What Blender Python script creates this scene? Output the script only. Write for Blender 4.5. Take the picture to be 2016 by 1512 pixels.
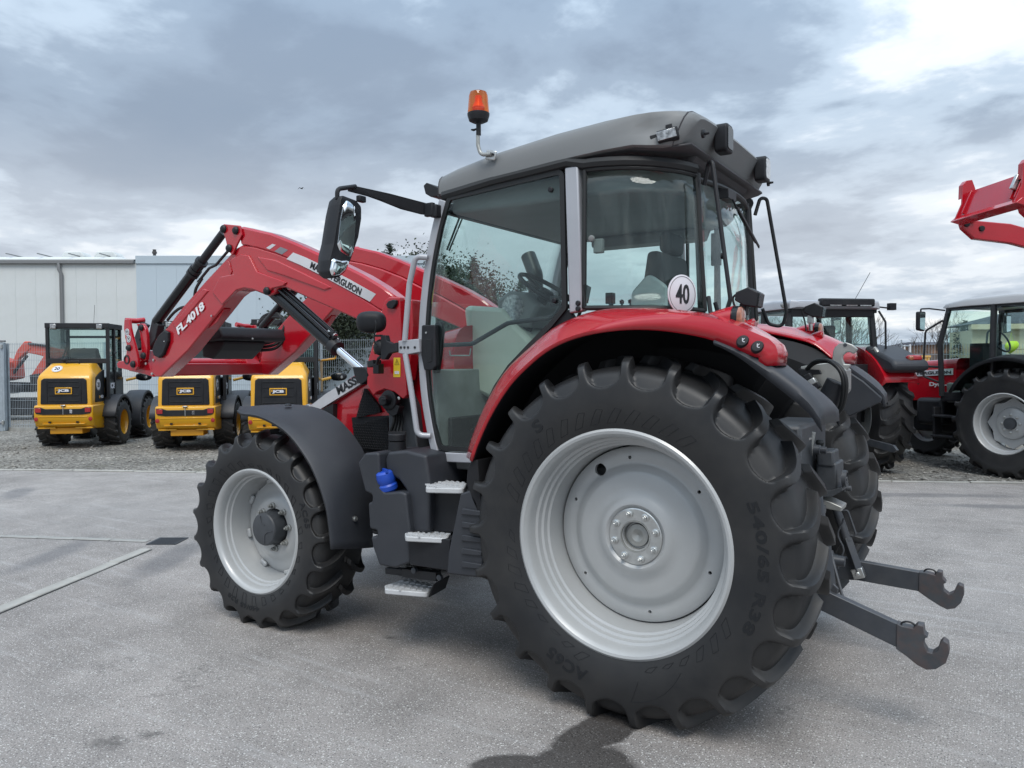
import bpy, bmesh, math, random
from mathutils import Vector, Matrix
R_ = math.radians
scene = bpy.context.scene
for o in list(bpy.data.objects):
    bpy.data.objects.remove(o)

# ------------------------------------------------------------------ camera
CAM = dict(f=1534.32, loc=(-1.4506, 4.2165, 1.6334), yaw=-1.0079, pitch=-.0268, roll=-.0044)
def cam_axes():
    y, p, r = CAM['yaw'], CAM['pitch'], CAM['roll']
    f = Vector((math.cos(p)*math.cos(y), math.cos(p)*math.sin(y), math.sin(p)))
    rt = f.cross(Vector((0, 0, 1))).normalized(); u = rt.cross(f)
    c, s = math.cos(r), math.sin(r)
    return c*rt+s*u, c*u-s*rt, f
CR, CU, CF = cam_axes()
cam = bpy.data.cameras.new('camera')
cam_o = bpy.data.objects.new('camera', cam); scene.collection.objects.link(cam_o)
cam.sensor_width = 36; cam.lens = CAM['f']/2016*36; cam.clip_start = .05; cam.clip_end = 3000
M = Matrix((CR, CU, -CF)).transposed().to_4x4(); M.translation = Vector(CAM['loc'])
cam_o.matrix_world = M
scene.camera = cam_o

# ------------------------------------------------------------------ sky, sun, exposure
SUN_EL, SUN_AZ = 56, 120          # azimuth of the sun (world degrees, from +X)
w = bpy.data.worlds.new('World'); scene.world = w; w.use_nodes = True
nt = w.node_tree; nt.nodes.clear()
def N(nt, typ, **kw):
    n = nt.nodes.new(typ)
    for k, v in kw.items():
        if k == 'i':
            for a, b in v.items(): n.inputs[a].default_value = b
        else: setattr(n, k, v)
    return n
def mathn(nt, op, a, b=None, c=None, clamp=False):
    n = nt.nodes.new('ShaderNodeMath'); n.operation = op; n.use_clamp = clamp
    for i, v in enumerate((a, b, c)):
        if v is None: continue
        if isinstance(v, (int, float)): n.inputs[i].default_value = v
        else: nt.links.new(v, n.inputs[i])
    return n.outputs[0]
def ramp(nt, fac, stops, interp='LINEAR'):
    n = nt.nodes.new('ShaderNodeValToRGB'); cr = n.color_ramp; cr.interpolation = interp
    while len(cr.elements) < len(stops): cr.elements.new(.5)
    for e, (p, c) in zip(cr.elements, stops):
        e.position = p; e.color = (*c, 1) if not isinstance(c, (int, float)) else (c, c, c, 1)
    nt.links.new(fac, n.inputs[0]); return n.outputs[0]
def mixc(nt, fac, a, b, bt='MIX'):
    n = nt.nodes.new('ShaderNodeMix'); n.data_type = 'RGBA'; n.blend_type = bt
    for i, v in ((0, fac), (6, a), (7, b)):
        if isinstance(v, (int, float)): n.inputs[i].default_value = v
        elif isinstance(v, tuple): n.inputs[i].default_value = (*v, 1)
        else: nt.links.new(v, n.inputs[i])
    return n.outputs[2]
def build_sky():
    L = nt.links
    tc = N(nt, 'ShaderNodeTexCoord')
    sep = N(nt, 'ShaderNodeSeparateXYZ'); L.new(tc.outputs['Generated'], sep.inputs[0])
    z = mathn(nt, 'MAXIMUM', sep.outputs[2], 0.0)
    k = mathn(nt, 'DIVIDE', 1.0, mathn(nt, 'ADD', z, .15))
    comb = N(nt, 'ShaderNodeCombineXYZ')
    L.new(mathn(nt, 'MULTIPLY', sep.outputs[0], k), comb.inputs[0])
    L.new(mathn(nt, 'MULTIPLY', sep.outputs[1], k), comb.inputs[1])
    mp = N(nt, 'ShaderNodeMapping'); L.new(comb.outputs[0], mp.inputs[0])
    mp.inputs['Location'].default_value = (-5.5, 7.7, 0); mp.inputs['Rotation'].default_value = (0, 0, R_(24))
    def noise(sc, det, ro, off=0, dist=0.):
        n = N(nt, 'ShaderNodeTexNoise', noise_dimensions='3D', i={'Scale': sc, 'Detail': det, 'Roughness': ro, 'Distortion': dist})
        m2 = N(nt, 'ShaderNodeMapping'); m2.inputs['Location'].default_value = (0, 0, off)
        L.new(mp.outputs[0], m2.inputs[0]); L.new(m2.outputs[0], n.inputs['Vector']); return n.outputs[0]
    big = noise(.5, 3, .5, 0, .3)
    mid = noise(1.15, 7, .56, 4.2, .25)
    fine = noise(4.2, 5, .55, 9.1, .15)
    d = mathn(nt, 'ADD', mathn(nt, 'MULTIPLY', big, .40), mathn(nt, 'MULTIPLY', mid, .48))
    d = mathn(nt, 'ADD', d, mathn(nt, 'MULTIPLY', fine, .14))
    # cloud shade: thin (bright) to thick (blue grey)
    cloud = ramp(nt, d, [(.405, (1.0, 1.0, 1.0)), (.45, (.70, .775, .85)), (.495, (.395, .50, .62)), (.545, (.228, .308, .415)), (.61, (.175, .24, .335))], 'EASE')
    # lower layers lie closer to the bright gap at the horizon
    low = ramp(nt, z, [(0, .05), (.045, .42), (.14, .52), (.30, .14), (.5, 0.)], 'EASE')
    cloud = mixc(nt, mathn(nt, 'MULTIPLY', low, mathn(nt, 'SUBTRACT', 1.45, mathn(nt, 'MULTIPLY', d, 1.3))), cloud, (.86, .87, .89))
    # overcast luminance grows to the zenith (CIE overcast sky)
    gr = mathn(nt, 'ADD', .64, mathn(nt, 'MULTIPLY', mathn(nt, 'POWER', z, 1.6), 1.05))
    cl2 = N(nt, 'ShaderNodeVectorMath', operation='SCALE'); L.new(cloud, cl2.inputs[0]); L.new(mathn(nt, 'MULTIPLY', gr, 10.0), cl2.inputs['Scale'])
    sky = N(nt, 'ShaderNodeTexSky', sky_type='NISHITA')
    sky.sun_disc = False; sky.sun_elevation = R_(SUN_EL); sky.sun_rotation = R_(90-SUN_AZ)
    gap = ramp(nt, d, [(.34, .7), (.42, .10), (.47, 0.)], 'EASE')
    col = mixc(nt, gap, cl2.outputs[0], sky.outputs[0])
    bg = N(nt, 'ShaderNodeBackground'); L.new(col, bg.inputs[0]); bg.inputs[1].default_value = .1
    out = N(nt, 'ShaderNodeOutputWorld'); L.new(bg.outputs[0], out.inputs[0])
build_sky()
sun = bpy.data.lights.new('sun', 'SUN'); sun.energy = 1.25; sun.angle = R_(28); sun.color = (1, .945, .87)
sun_o = bpy.data.objects.new('sun', sun); scene.collection.objects.link(sun_o)
sd = Vector((math.cos(R_(SUN_EL))*math.cos(R_(SUN_AZ)), math.cos(R_(SUN_EL))*math.sin(R_(SUN_AZ)), math.sin(R_(SUN_EL))))
sun_o.rotation_euler = sd.to_track_quat('Z', 'Y').to_euler()
sun_o.location = (0, 0, 30)
scene.view_settings.view_transform = 'Standard'; scene.view_settings.look = 'None'
scene.view_settings.gamma = 1; scene.view_settings.use_curve_mapping = False
scene.view_settings.exposure = 0.78
scene.cycles.max_bounces = 8; scene.cycles.transparent_max_bounces = 24; scene.cycles.caustics_reflective = False; scene.cycles.caustics_refractive = False
scene.cycles.use_denoising = True

# ------------------------------------------------------------------ helpers
def at(px, py, X=None, Y=None, Z=None, D=None):
    """world point seen at photo pixel (px, py) on the given real plane"""
    d = CF + CR*((px-1008)/CAM['f']) - CU*((py-756)/CAM['f']); o = Vector(CAM['loc'])
    t = D if D is not None else (X-o.x)/d.x if X is not None else (Y-o.y)/d.y if Y is not None else (Z-o.z)/d.z
    return o + d*t
def xz(px, py, Y):
    p = at(px, py, Y=Y); return (p.x, p.z)
def srgb(r, g, b):
    f = lambda c: (c/255/12.92) if c/255 <= .04045 else ((c/255+.055)/1.055)**2.4
    return (f(r), f(g), f(b))
def empty(name, loc=(0, 0, 0), rz=0, parent=None):
    o = bpy.data.objects.new(name, None); scene.collection.objects.link(o)
    o.location = loc; o.rotation_euler = (0, 0, rz); o.empty_display_size = .1; o.parent = parent
    return o
def tag(o, label=None, cat=None, group=None, kind=None):
    if label: o['label'] = label
    if cat: o['category'] = cat
    if group: o['group'] = group
    if kind: o['kind'] = kind
    return o
def link(name, me, parent=None):
    o = bpy.data.objects.new(name, me); scene.collection.objects.link(o); o.parent = parent; return o
def copy_tree(o, parent=None):
    c = o.copy(); scene.collection.objects.link(c); c.parent = parent
    for ch in o.children: copy_tree(ch, c)
    return c
def mirror(o):
    """the same part on the other side of the vehicle (its local y turned over)"""
    c = copy_tree(o, o.parent); c.scale = (1, -1, 1); c.location = (o.location.x, -o.location.y, o.location.z); return c
def catmull(pts, n):
    P = [Vector(p) for p in pts]; out = []
    for i in range(len(P)-1):
        p0 = P[max(i-1, 0)]; p1 = P[i]; p2 = P[i+1]; p3 = P[min(i+2, len(P)-1)]
        for k in range(n):
            t = k/n
            out.append(.5*((2*p1)+(p2-p0)*t+(2*p0-5*p1+4*p2-p3)*t*t+(3*p1-p0-3*p2+p3)*t**3))
    out.append(P[-1]); return out
def fillet(pts, r, n=5):
    P = [Vector(p) for p in pts]; out = [P[0]]
    for i in range(1, len(P)-1):
        a, b, c = P[i-1], P[i], P[i+1]
        u = (a-b); v = (c-b); lu, lv = u.length, v.length; u.normalize(); v.normalize()
        ang = u.angle(v, math.pi)
        if ang > math.pi-.05: out.append(b); continue
        d = min(r/math.tan(ang/2), .48*lu, .48*lv)
        p, q = b+u*d, b+v*d
        for k in range(n+1):
            t = k/n; out.append(p*(1-t)**2+b*2*t*(1-t)+q*t*t)
    out.append(P[-1]); return out
def round_poly(pts, r, n=4):
    """closed 2-D polygon with rounded corners"""
    P = [Vector((p[0], p[1], 0)) for p in pts]; out = []; m = len(P)
    for i in range(m):
        a, b, c = P[i-1], P[i], P[(i+1) % m]
        rr = r[i] if isinstance(r, (list, tuple)) else r
        u = (a-b); v = (c-b); lu, lv = u.length, v.length
        if rr < 1e-5 or lu < 1e-6 or lv < 1e-6: out.append((b.x, b.y)); continue
        u.normalize(); v.normalize(); ang = u.angle(v, math.pi)
        if ang > math.pi-.03: out.append((b.x, b.y)); continue
        d = min(rr/math.tan(ang/2), .45*lu, .45*lv); p, q = b+u*d, b+v*d
        for k in range(n+1):
            t = k/n; s = p*(1-t)**2+b*2*t*(1-t)+q*t*t; out.append((s.x, s.y))
    return out
class MB:
    def __init__(s): s.v = []; s.f = []
    def add(s, vs, fs, m=None):
        b = len(s.v); s.v += [tuple(m @ Vector(v)) if m else tuple(v) for v in vs]; s.f += [tuple(b+i for i in f) for f in fs]; return s
    def box(s, c, d, rot=None):
        x, y, z = d[0]/2, d[1]/2, d[2]/2
        vs = [Vector((i*x, j*y, k*z)) for i in (-1, 1) for j in (-1, 1) for k in (-1, 1)]
        if rot is not None:
            rm = rot if isinstance(rot, Matrix) else Matrix.Rotation(rot[2], 3, 'Z') @ Matrix.Rotation(rot[1], 3, 'Y') @ Matrix.Rotation(rot[0], 3, 'X')
            vs = [rm @ v for v in vs]
        vs = [v+Vector(c) for v in vs]
        return s.add(vs, [(0, 1, 3, 2), (4, 6, 7, 5), (0, 4, 5, 1), (2, 3, 7, 6), (0, 2, 6, 4), (1, 5, 7, 3)])
    def prism(s, pts, a, b, plane='xz'):
        """closed 2-D outline extruded; plane xz -> along y, xy -> along z, yz -> along x"""
        f = {'xz': lambda p, t: (p[0], t, p[1]), 'xy': lambda p, t: (p[0], p[1], t), 'yz': lambda p, t: (t, p[0], p[1])}[plane]
        n = len(pts); vs = [f(p, a) for p in pts]+[f(p, b) for p in pts]
        return s.add(vs, [tuple(range(n))[::-1], tuple(range(n, 2*n))]+[(i, (i+1) % n, n+(i+1) % n, n+i) for i in range(n)])
    def slab(s, pts, off):
        n = len(pts); off = Vector(off); vs = [Vector(p) for p in pts]; vs += [p+off for p in vs]
        return s.add(vs, [tuple(range(n))[::-1], tuple(range(n, 2*n))]+[(i, (i+1) % n, n+(i+1) % n, n+i) for i in range(n)])
    def tube(s, pts, r, n=10, closed=False, caps=True, flat=1.0):
        P = [Vector(p) for p in pts]; m = len(P); rings = []; up = None
        for i in range(m):
            if closed: t = P[(i+1) % m]-P[i-1]
            else: t = P[min(i+1, m-1)]-P[max(i-1, 0)]
            t.normalize()
            if up is None:
                up = Vector((0, 0, 1)) if abs(t.z) < .9 else Vector((1, 0, 0))
            a = t.cross(up)
            if a.length < 1e-4: a = t.orthogonal()
            a.normalize(); b = a.cross(t).normalized(); up = b
            rr = r[i] if isinstance(r, (list, tuple)) else r
            rings.append([P[i]+a*rr*math.cos(2*math.pi*k/n)+b*rr*flat*math.sin(2*math.pi*k/n) for k in range(n)])
        return s.loft(rings, closed, caps)
    def loft(s, rings, closed=False, caps=True):
        n = len(rings[0]); b = [p for r in rings for p in r]; m = len(rings); fs = []
        for i in range(m if closed else m-1):
            for k in range(n):
                j = (i+1) % m
                fs.append((i*n+k, i*n+(k+1) % n, j*n+(k+1) % n, j*n+k))
        if caps and not closed: fs += [tuple(range(n))[::-1], tuple((m-1)*n+k for k in range(n))]
        return s.add(b, fs)
    def lathe(s, prof, o=(0, 0, 0), axis='y', n=48, closed=False, caps=True):
        """prof: (along axis, radius)"""
        o = Vector(o); rings = []
        ax = {'y': (Vector((0, 1, 0)), Vector((1, 0, 0)), Vector((0, 0, 1))), 'x': (Vector((1, 0, 0)), Vector((0, 1, 0)), Vector((0, 0, 1))), 'z': (Vector((0, 0, 1)), Vector((1, 0, 0)), Vector((0, 1, 0)))}
        A, U, V = ax[axis] if isinstance(axis, str) else axis
        for (a, r) in prof: rings.append([o+A*a+U*(r*math.cos(2*math.pi*k/n))+V*(r*math.sin(2*math.pi*k/n)) for k in range(n)])
        return s.loft(rings, closed, caps and not closed)
    def grid(s, rows, close_u=False):
        n = len(rows[0]); m = len(rows); fs = []
        for i in range(m-1):
            for k in range(n if close_u else n-1):
                fs.append((i*n+k, i*n+(k+1) % n, (i+1)*n+(k+1) % n, (i+1)*n+k))
        return s.add([p for r in rows for p in r], fs)
    def mesh(s, name='mesh', smooth=32, m=None):
        me = bpy.data.meshes.new(name); me.from_pydata(s.v, [], s.f)
        bm = bmesh.new(); bm.from_mesh(me)
        bmesh.ops.remove_doubles(bm, verts=bm.verts, dist=1e-5)
        bmesh.ops.recalc_face_normals(bm, faces=bm.faces)
        bm.to_mesh(me); bm.free()
        if smooth:
            me.polygons.foreach_set('use_smooth', [True]*len(me.polygons)); me.set_sharp_from_angle(angle=R_(smooth))
        me.update(); return me
    def build(s, name, mat, parent=None, smooth=32, bevel=0, seg=2, solid=0, sub=0, off=-1):
        me = s.mesh(name, smooth); me.materials.append(MAT[mat] if isinstance(mat, str) else mat)
        o = link(name, me, parent)
        if solid:
            md = o.modifiers.new('thickness', 'SOLIDIFY'); md.thickness = solid; md.offset = off
        if sub:
            md = o.modifiers.new('smooth', 'SUBSURF'); md.levels = sub; md.render_levels = sub
        if bevel:
            md = o.modifiers.new('edge', 'BEVEL'); md.width = bevel; md.segments = seg; md.limit_method = 'ANGLE'; md.angle_limit = R_(35); md.harden_normals = False
        return o
def share(name, me, parent, mat=None):
    if mat and not me.materials: me.materials.append(MAT[mat])
    return link(name, me, parent)
_font = {}
def text_mesh(body, bold=0., space=1.0, extrude=.0):
    k = (body, bold, space, extrude)
    if k in _font: return _font[k]
    cu = bpy.data.curves.new('lettering', 'FONT'); cu.body = body; cu.size = 1; cu.offset = bold; cu.space_character = space; cu.extrude = extrude
    cu.align_x = 'CENTER'; cu.align_y = 'CENTER'; cu.resolution_u = 3
    o = bpy.data.objects.new('lettering', cu); scene.collection.objects.link(o)
    bpy.context.view_layer.update()
    dg = bpy.context.evaluated_depsgraph_get()
    me = bpy.data.meshes.new_from_object(o.evaluated_get(dg)); bpy.data.objects.remove(o)
    vs = [v.co.copy() for v in me.vertices]; fs = [tuple(p.vertices) for p in me.polygons]; bpy.data.meshes.remove(me)
    x0 = min(v.x for v in vs); x1 = max(v.x for v in vs); y0 = min(v.y for v in vs); y1 = max(v.y for v in vs)
    vs = [Vector(((v.x-(x0+x1)/2)/(x1-x0), (v.y-(y0+y1)/2)/(y1-y0), v.z)) for v in vs]   # unit box
    _font[k] = (vs, fs); return _font[k]
def lettering(body, c, xd, ud, wd, ht, mat, parent, bold=.02, shear=0., thick=.0015, space=1., name='lettering'):
    """raised letters: centre c, reading direction xd, up direction ud, overall width and height"""
    vs, fs = text_mesh(body, bold, space, .5)
    xd = Vector(xd).normalized(); ud = Vector(ud); ud = (ud-xd*ud.dot(xd)).normalized(); nd = xd.cross(ud); c = Vector(c)
    mb = MB(); mb.v = [tuple(c+xd*(v.x*wd+v.y*ht*shear)+ud*(v.y*ht)+nd*(v.z*2*thick)) for v in vs]; mb.f = fs
    me = bpy.data.meshes.new(name); me.from_pydata(mb.v, [], mb.f); me.materials.append(MAT[mat]); return link(name, me, parent)

# ------------------------------------------------------------------ materials
MAT = {}
def pbr(name, col, rough=.5, metal=0., coat=0., spec=.5, bump=0., bscale=200., var=0., vscale=6., dust=None, dscale=3., damt=.3, rvar=0., emit=None, trans=0., coatr=.05):
    m = bpy.data.materials.new(name); m.use_nodes = True; nt = m.node_tree; b = nt.nodes['Principled BSDF']; L = nt.links
    b.inputs['Roughness'].default_value = rough; b.inputs['Metallic'].default_value = metal
    b.inputs['Coat Weight'].default_value = coat; b.inputs['Coat Roughness'].default_value = coatr; b.inputs['Specular IOR Level'].default_value = spec
    b.inputs['Transmission Weight'].default_value = trans
    tc = N(nt, 'ShaderNodeTexCoord'); V = tc.outputs['Object']
    def noise(sc, det=4, ro=.55):
        n = N(nt, 'ShaderNodeTexNoise', i={'Scale': sc, 'Detail': det, 'Roughness': ro}); L.new(V, n.inputs['Vector']); return n.outputs[0]
    c = None
    if var:
        f = noise(vscale, 6); lo = tuple(x*(1-var) for x in col); hi = tuple(min(1, x*(1+var)) for x in col)
        c = ramp(nt, f, [(.3, lo), (.7, hi)])
    if dust:
        f = ramp(nt, noise(dscale, 8, .65), [(.42, 0.), (.72, damt)])
        c = mixc(nt, f, c if c else col, dust)
        L.new(mathn(nt, 'ADD', rough, mathn(nt, 'MULTIPLY', f, .35), clamp=True), b.inputs['Roughness'])
    elif rvar:
        L.new(mathn(nt, 'ADD', rough-rvar/2, mathn(nt, 'MULTIPLY', noise(9, 6), rvar), clamp=True), b.inputs['Roughness'])
    if c: L.new(c, b.inputs['Base Color'])
    else: b.inputs['Base Color'].default_value = (*col, 1)
    if bump:
        bp = N(nt, 'ShaderNodeBump', i={'Strength': bump, 'Distance': .002}); L.new(noise(bscale, 3), bp.inputs['Height']); L.new(bp.outputs[0], b.inputs['Normal'])
    if emit: b.inputs['Emission Color'].default_value = (*emit[0], 1); b.inputs['Emission Strength'].default_value = emit[1]
    MAT[name] = m; return m
pbr('red', (.41, .004, .0135), .24, coat=.7, spec=.4, var=.06, vscale=2., dust=(.30, .08, .07), dscale=3.5, damt=.08, coatr=.04)
pbr('red_matt', (.5, .01, .02), .4)
pbr('red_old', (.42, .022, .022), .45, coat=.2, var=.12, vscale=5)
pbr('dark_red', (.16, .006, .012), .4)
pbr('grey_plastic', (.024, .027, .034), .52, bump=.12, bscale=420, var=.10, vscale=3, dust=(.12, .12, .12), dscale=4, damt=.10)
pbr('black_plastic', (.009, .010, .013), .5, spec=.35, bump=.08, bscale=420, var=.12, dust=(.09, .09, .09), dscale=5, damt=.12)
pbr('black_gloss', (.008, .009, .011), .2, spec=.4)
pbr('black_steel', (.014, .015, .018), .42, spec=.4, var=.1, dust=(.08, .08, .08), damt=.1)
pbr('void', (.004, .005, .007), .8)
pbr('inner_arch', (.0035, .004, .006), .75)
pbr('rubber_seal', (.010, .011, .012), .55)
pbr('silver', (.37, .385, .415), .36, metal=.12, coat=.25, var=.05, vscale=4, rvar=.1)
pbr('wheel_silver', (.425, .437, .44), .36, metal=.18, coat=.15, var=.06, vscale=3, rvar=.12, dust=(.30, .29, .27), dscale=2.4, damt=.18)
pbr('roof_grey', (.168, .175, .178), .55, bump=.10, bscale=500, var=.05, vscale=2, dust=(.22, .22, .21), dscale=3, damt=.10)
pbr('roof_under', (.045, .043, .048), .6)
pbr('steel_grey', (.050, .056, .066), .42, metal=.2, var=.15, vscale=9, dust=(.16, .15, .14), dscale=7, damt=.2)
pbr('casting_grey', (.048, .053, .060), .5, var=.15, vscale=14, bump=.25, bscale=120)
pbr('hook_iron', (.048, .053, .060), .5, var=.15, vscale=14, dust=(.20, .07, .03), dscale=17, damt=.22)
pbr('zinc', (.55, .56, .55), .30, metal=.9, var=.12, vscale=30, rvar=.2)
pbr('chrome', (.75, .77, .80), .10, metal=1.)
pbr('bare_metal', (.34, .345, .33), .42, metal=.55, var=.18, vscale=10)
pbr('galvanised', (.36, .41, .45), .45, metal=.35, var=.12, vscale=6)
pbr('rust', (.30, .085, .022), .8, var=.3, vscale=40)
pbr('cream', (.52, .54, .47), .6, var=.05)
pbr('cab_grey', (.17, .175, .175), .65, var=.06)
pbr('seat_cloth', (.020, .021, .023), .75)
pbr('white_paint', (.75, .76, .78), .4)
pbr('sign_white', (.68, .68, .72), .35)
pbr('ink', (.012, .013, .016), .45)
pbr('decal_silver', (.50, .50, .52), .35, var=.25, vscale=1.4)
pbr('decal_dark', (.20, .20, .22), .35)
pbr('yellow_label', (.75, .52, .02), .45)
pbr('blue_cap', (.012, .065, .42), .42, var=.05)
pbr('step_grey', (.48, .49, .50), .5, metal=.05, var=.08, vscale=20)
pbr('jcb_yellow', (.66, .33, .006), .33, coat=.45, var=.05, vscale=3, rvar=.08)
pbr('jcb_frame', (.62, .28, .01), .4)
pbr('lens_red', (.32, .008, .010), .15, coat=.6)
pbr('lens_amber', (.30, .10, .045), .10, coat=.8, var=.5, vscale=45)
pbr('lens_clear', (.32, .325, .33), .10, metal=.5, coat=.6, var=.6, vscale=60)
pbr('mirror_glass', (.86, .88, .89), .02, metal=1.)
pbr('wall_white', (.60, .63, .63), .6, var=.05, vscale=.5, dust=(.42, .43, .41), dscale=.8, damt=.25)
pbr('wall_blue', (.46, .54, .60), .6, var=.03, vscale=.6)
pbr('gutter_grey', (.20, .205, .21), .45, metal=.2)
pbr('brown_pipe', (.06, .055, .055), .6)
pbr('excavator_red', (.52, .085, .055), .5, var=.1)
pbr('hivis', (.55, .75, .02), .5)
pbr('container_yellow', (.62, .36, .08), .55, var=.1)
pbr('far_roof', (.055, .06, .075), .8, var=.15)
pbr('far_wall', (.16, .13, .12), .8, var=.2)
pbr('far_tan', (.25, .15, .10), .8, var=.2)
pbr('beige_wall', (.52, .46, .32), .7, var=.06)
pbr('beige_door', (.55, .49, .33), .6)
pbr('flag_red', (.60, .03, .03), .6); pbr('flag_gold', (.80, .42, .02), .6)
pbr('blue_truck', (.06, .13, .30), .5)
pbr('clear_film', (.45, .50, .50), .2, coat=.3)
pbr('bark', (.06, .048, .036), .9, var=.3, vscale=12)
pbr('concrete', (.30, .30, .285), .85, bump=.4, bscale=60, var=.18, vscale=5)
pbr('kerb_stone', (.36, .355, .33), .85, bump=.4, bscale=60, var=.2, vscale=4)
pbr('wood_post', (.30, .21, .12), .8)
def rubber(name, col, dustc, amt):
    m = pbr(name, col, .62, spec=.5); nt = m.node_tree; b = nt.nodes['Principled BSDF']; L = nt.links
    tc = N(nt, 'ShaderNodeTexCoord')
    n1 = N(nt, 'ShaderNodeTexNoise', i={'Scale': 3.2, 'Detail': 8, 'Roughness': .62}); L.new(tc.outputs['Object'], n1.inputs['Vector'])
    n2 = N(nt, 'ShaderNodeTexNoise', i={'Scale': 38, 'Detail': 5, 'Roughness': .6}); L.new(tc.outputs['Object'], n2.inputs['Vector'])
    geo = N(nt, 'ShaderNodeNewGeometry')
    wear = mathn(nt, 'MULTIPLY', ramp(nt, geo.outputs['Pointiness'], [(.53, 0.), (.60, 1.)]), ramp(nt, n2.outputs[0], [(.42, 0.), (.62, 1.)]))
    f = mathn(nt, 'MULTIPLY', ramp(nt, n1.outputs[0], [(.38, .0), (.75, 1.)]), amt)
    c = mixc(nt, f, col, dustc); c = mixc(nt, mathn(nt, 'MULTIPLY', wear, .35), c, (.11, .10, .09)); L.new(c, b.inputs['Base Color'])
    L.new(mathn(nt, 'ADD', .36, mathn(nt, 'MULTIPLY', n1.outputs[0], .26)), b.inputs['Roughness'])
    bp = N(nt, 'ShaderNodeBump', i={'Strength': .12, 'Distance': .002}); L.new(n2.outputs[0], bp.inputs['Height']); L.new(bp.outputs[0], b.inputs['Normal'])
rubber('rubber', (.0100, .0107, .0124), (.048, .045, .041), .45)
pbr('rubber_plain', (.0115, .0125, .0145), .6, spec=.3)
rubber('rubber_dusty', (.017, .0175, .019), (.085, .078, .068), .55)
def glass(name, tint, refl=1.0, base=.045):
    m = bpy.data.materials.new(name); m.use_nodes = True; nt = m.node_tree; nt.nodes.clear(); L = nt.links
    lw = N(nt, 'ShaderNodeLayerWeight', i={'Blend': .5})
    fac = mathn(nt, 'MULTIPLY', mathn(nt, 'ADD', base, mathn(nt, 'MULTIPLY', mathn(nt, 'POWER', lw.outputs['Facing'], 4.2), .85)), refl, clamp=True)
    t = N(nt, 'ShaderNodeBsdfTransparent'); t.inputs[0].default_value = (*tint, 1)
    g = N(nt, 'ShaderNodeBsdfGlossy', i={'Roughness': .015}); g.inputs[0].default_value = (.9, .96, .97, 1)
    mx = N(nt, 'ShaderNodeMixShader'); L.new(fac, mx.inputs[0]); L.new(t.outputs[0], mx.inputs[1]); L.new(g.outputs[0], mx.inputs[2])
    o = N(nt, 'ShaderNodeOutputMaterial'); L.new(mx.outputs[0], o.inputs[0]); MAT[name] = m
glass('cab_glass', (.915, .975, .958), .75)
glass('dark_glass', (.55, .60, .60), .7)
glass('amber_glass', (.95, .42, .08), .7, .06)
glass('clear_lens', (.93, .93, .93), .9, .06)
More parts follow.
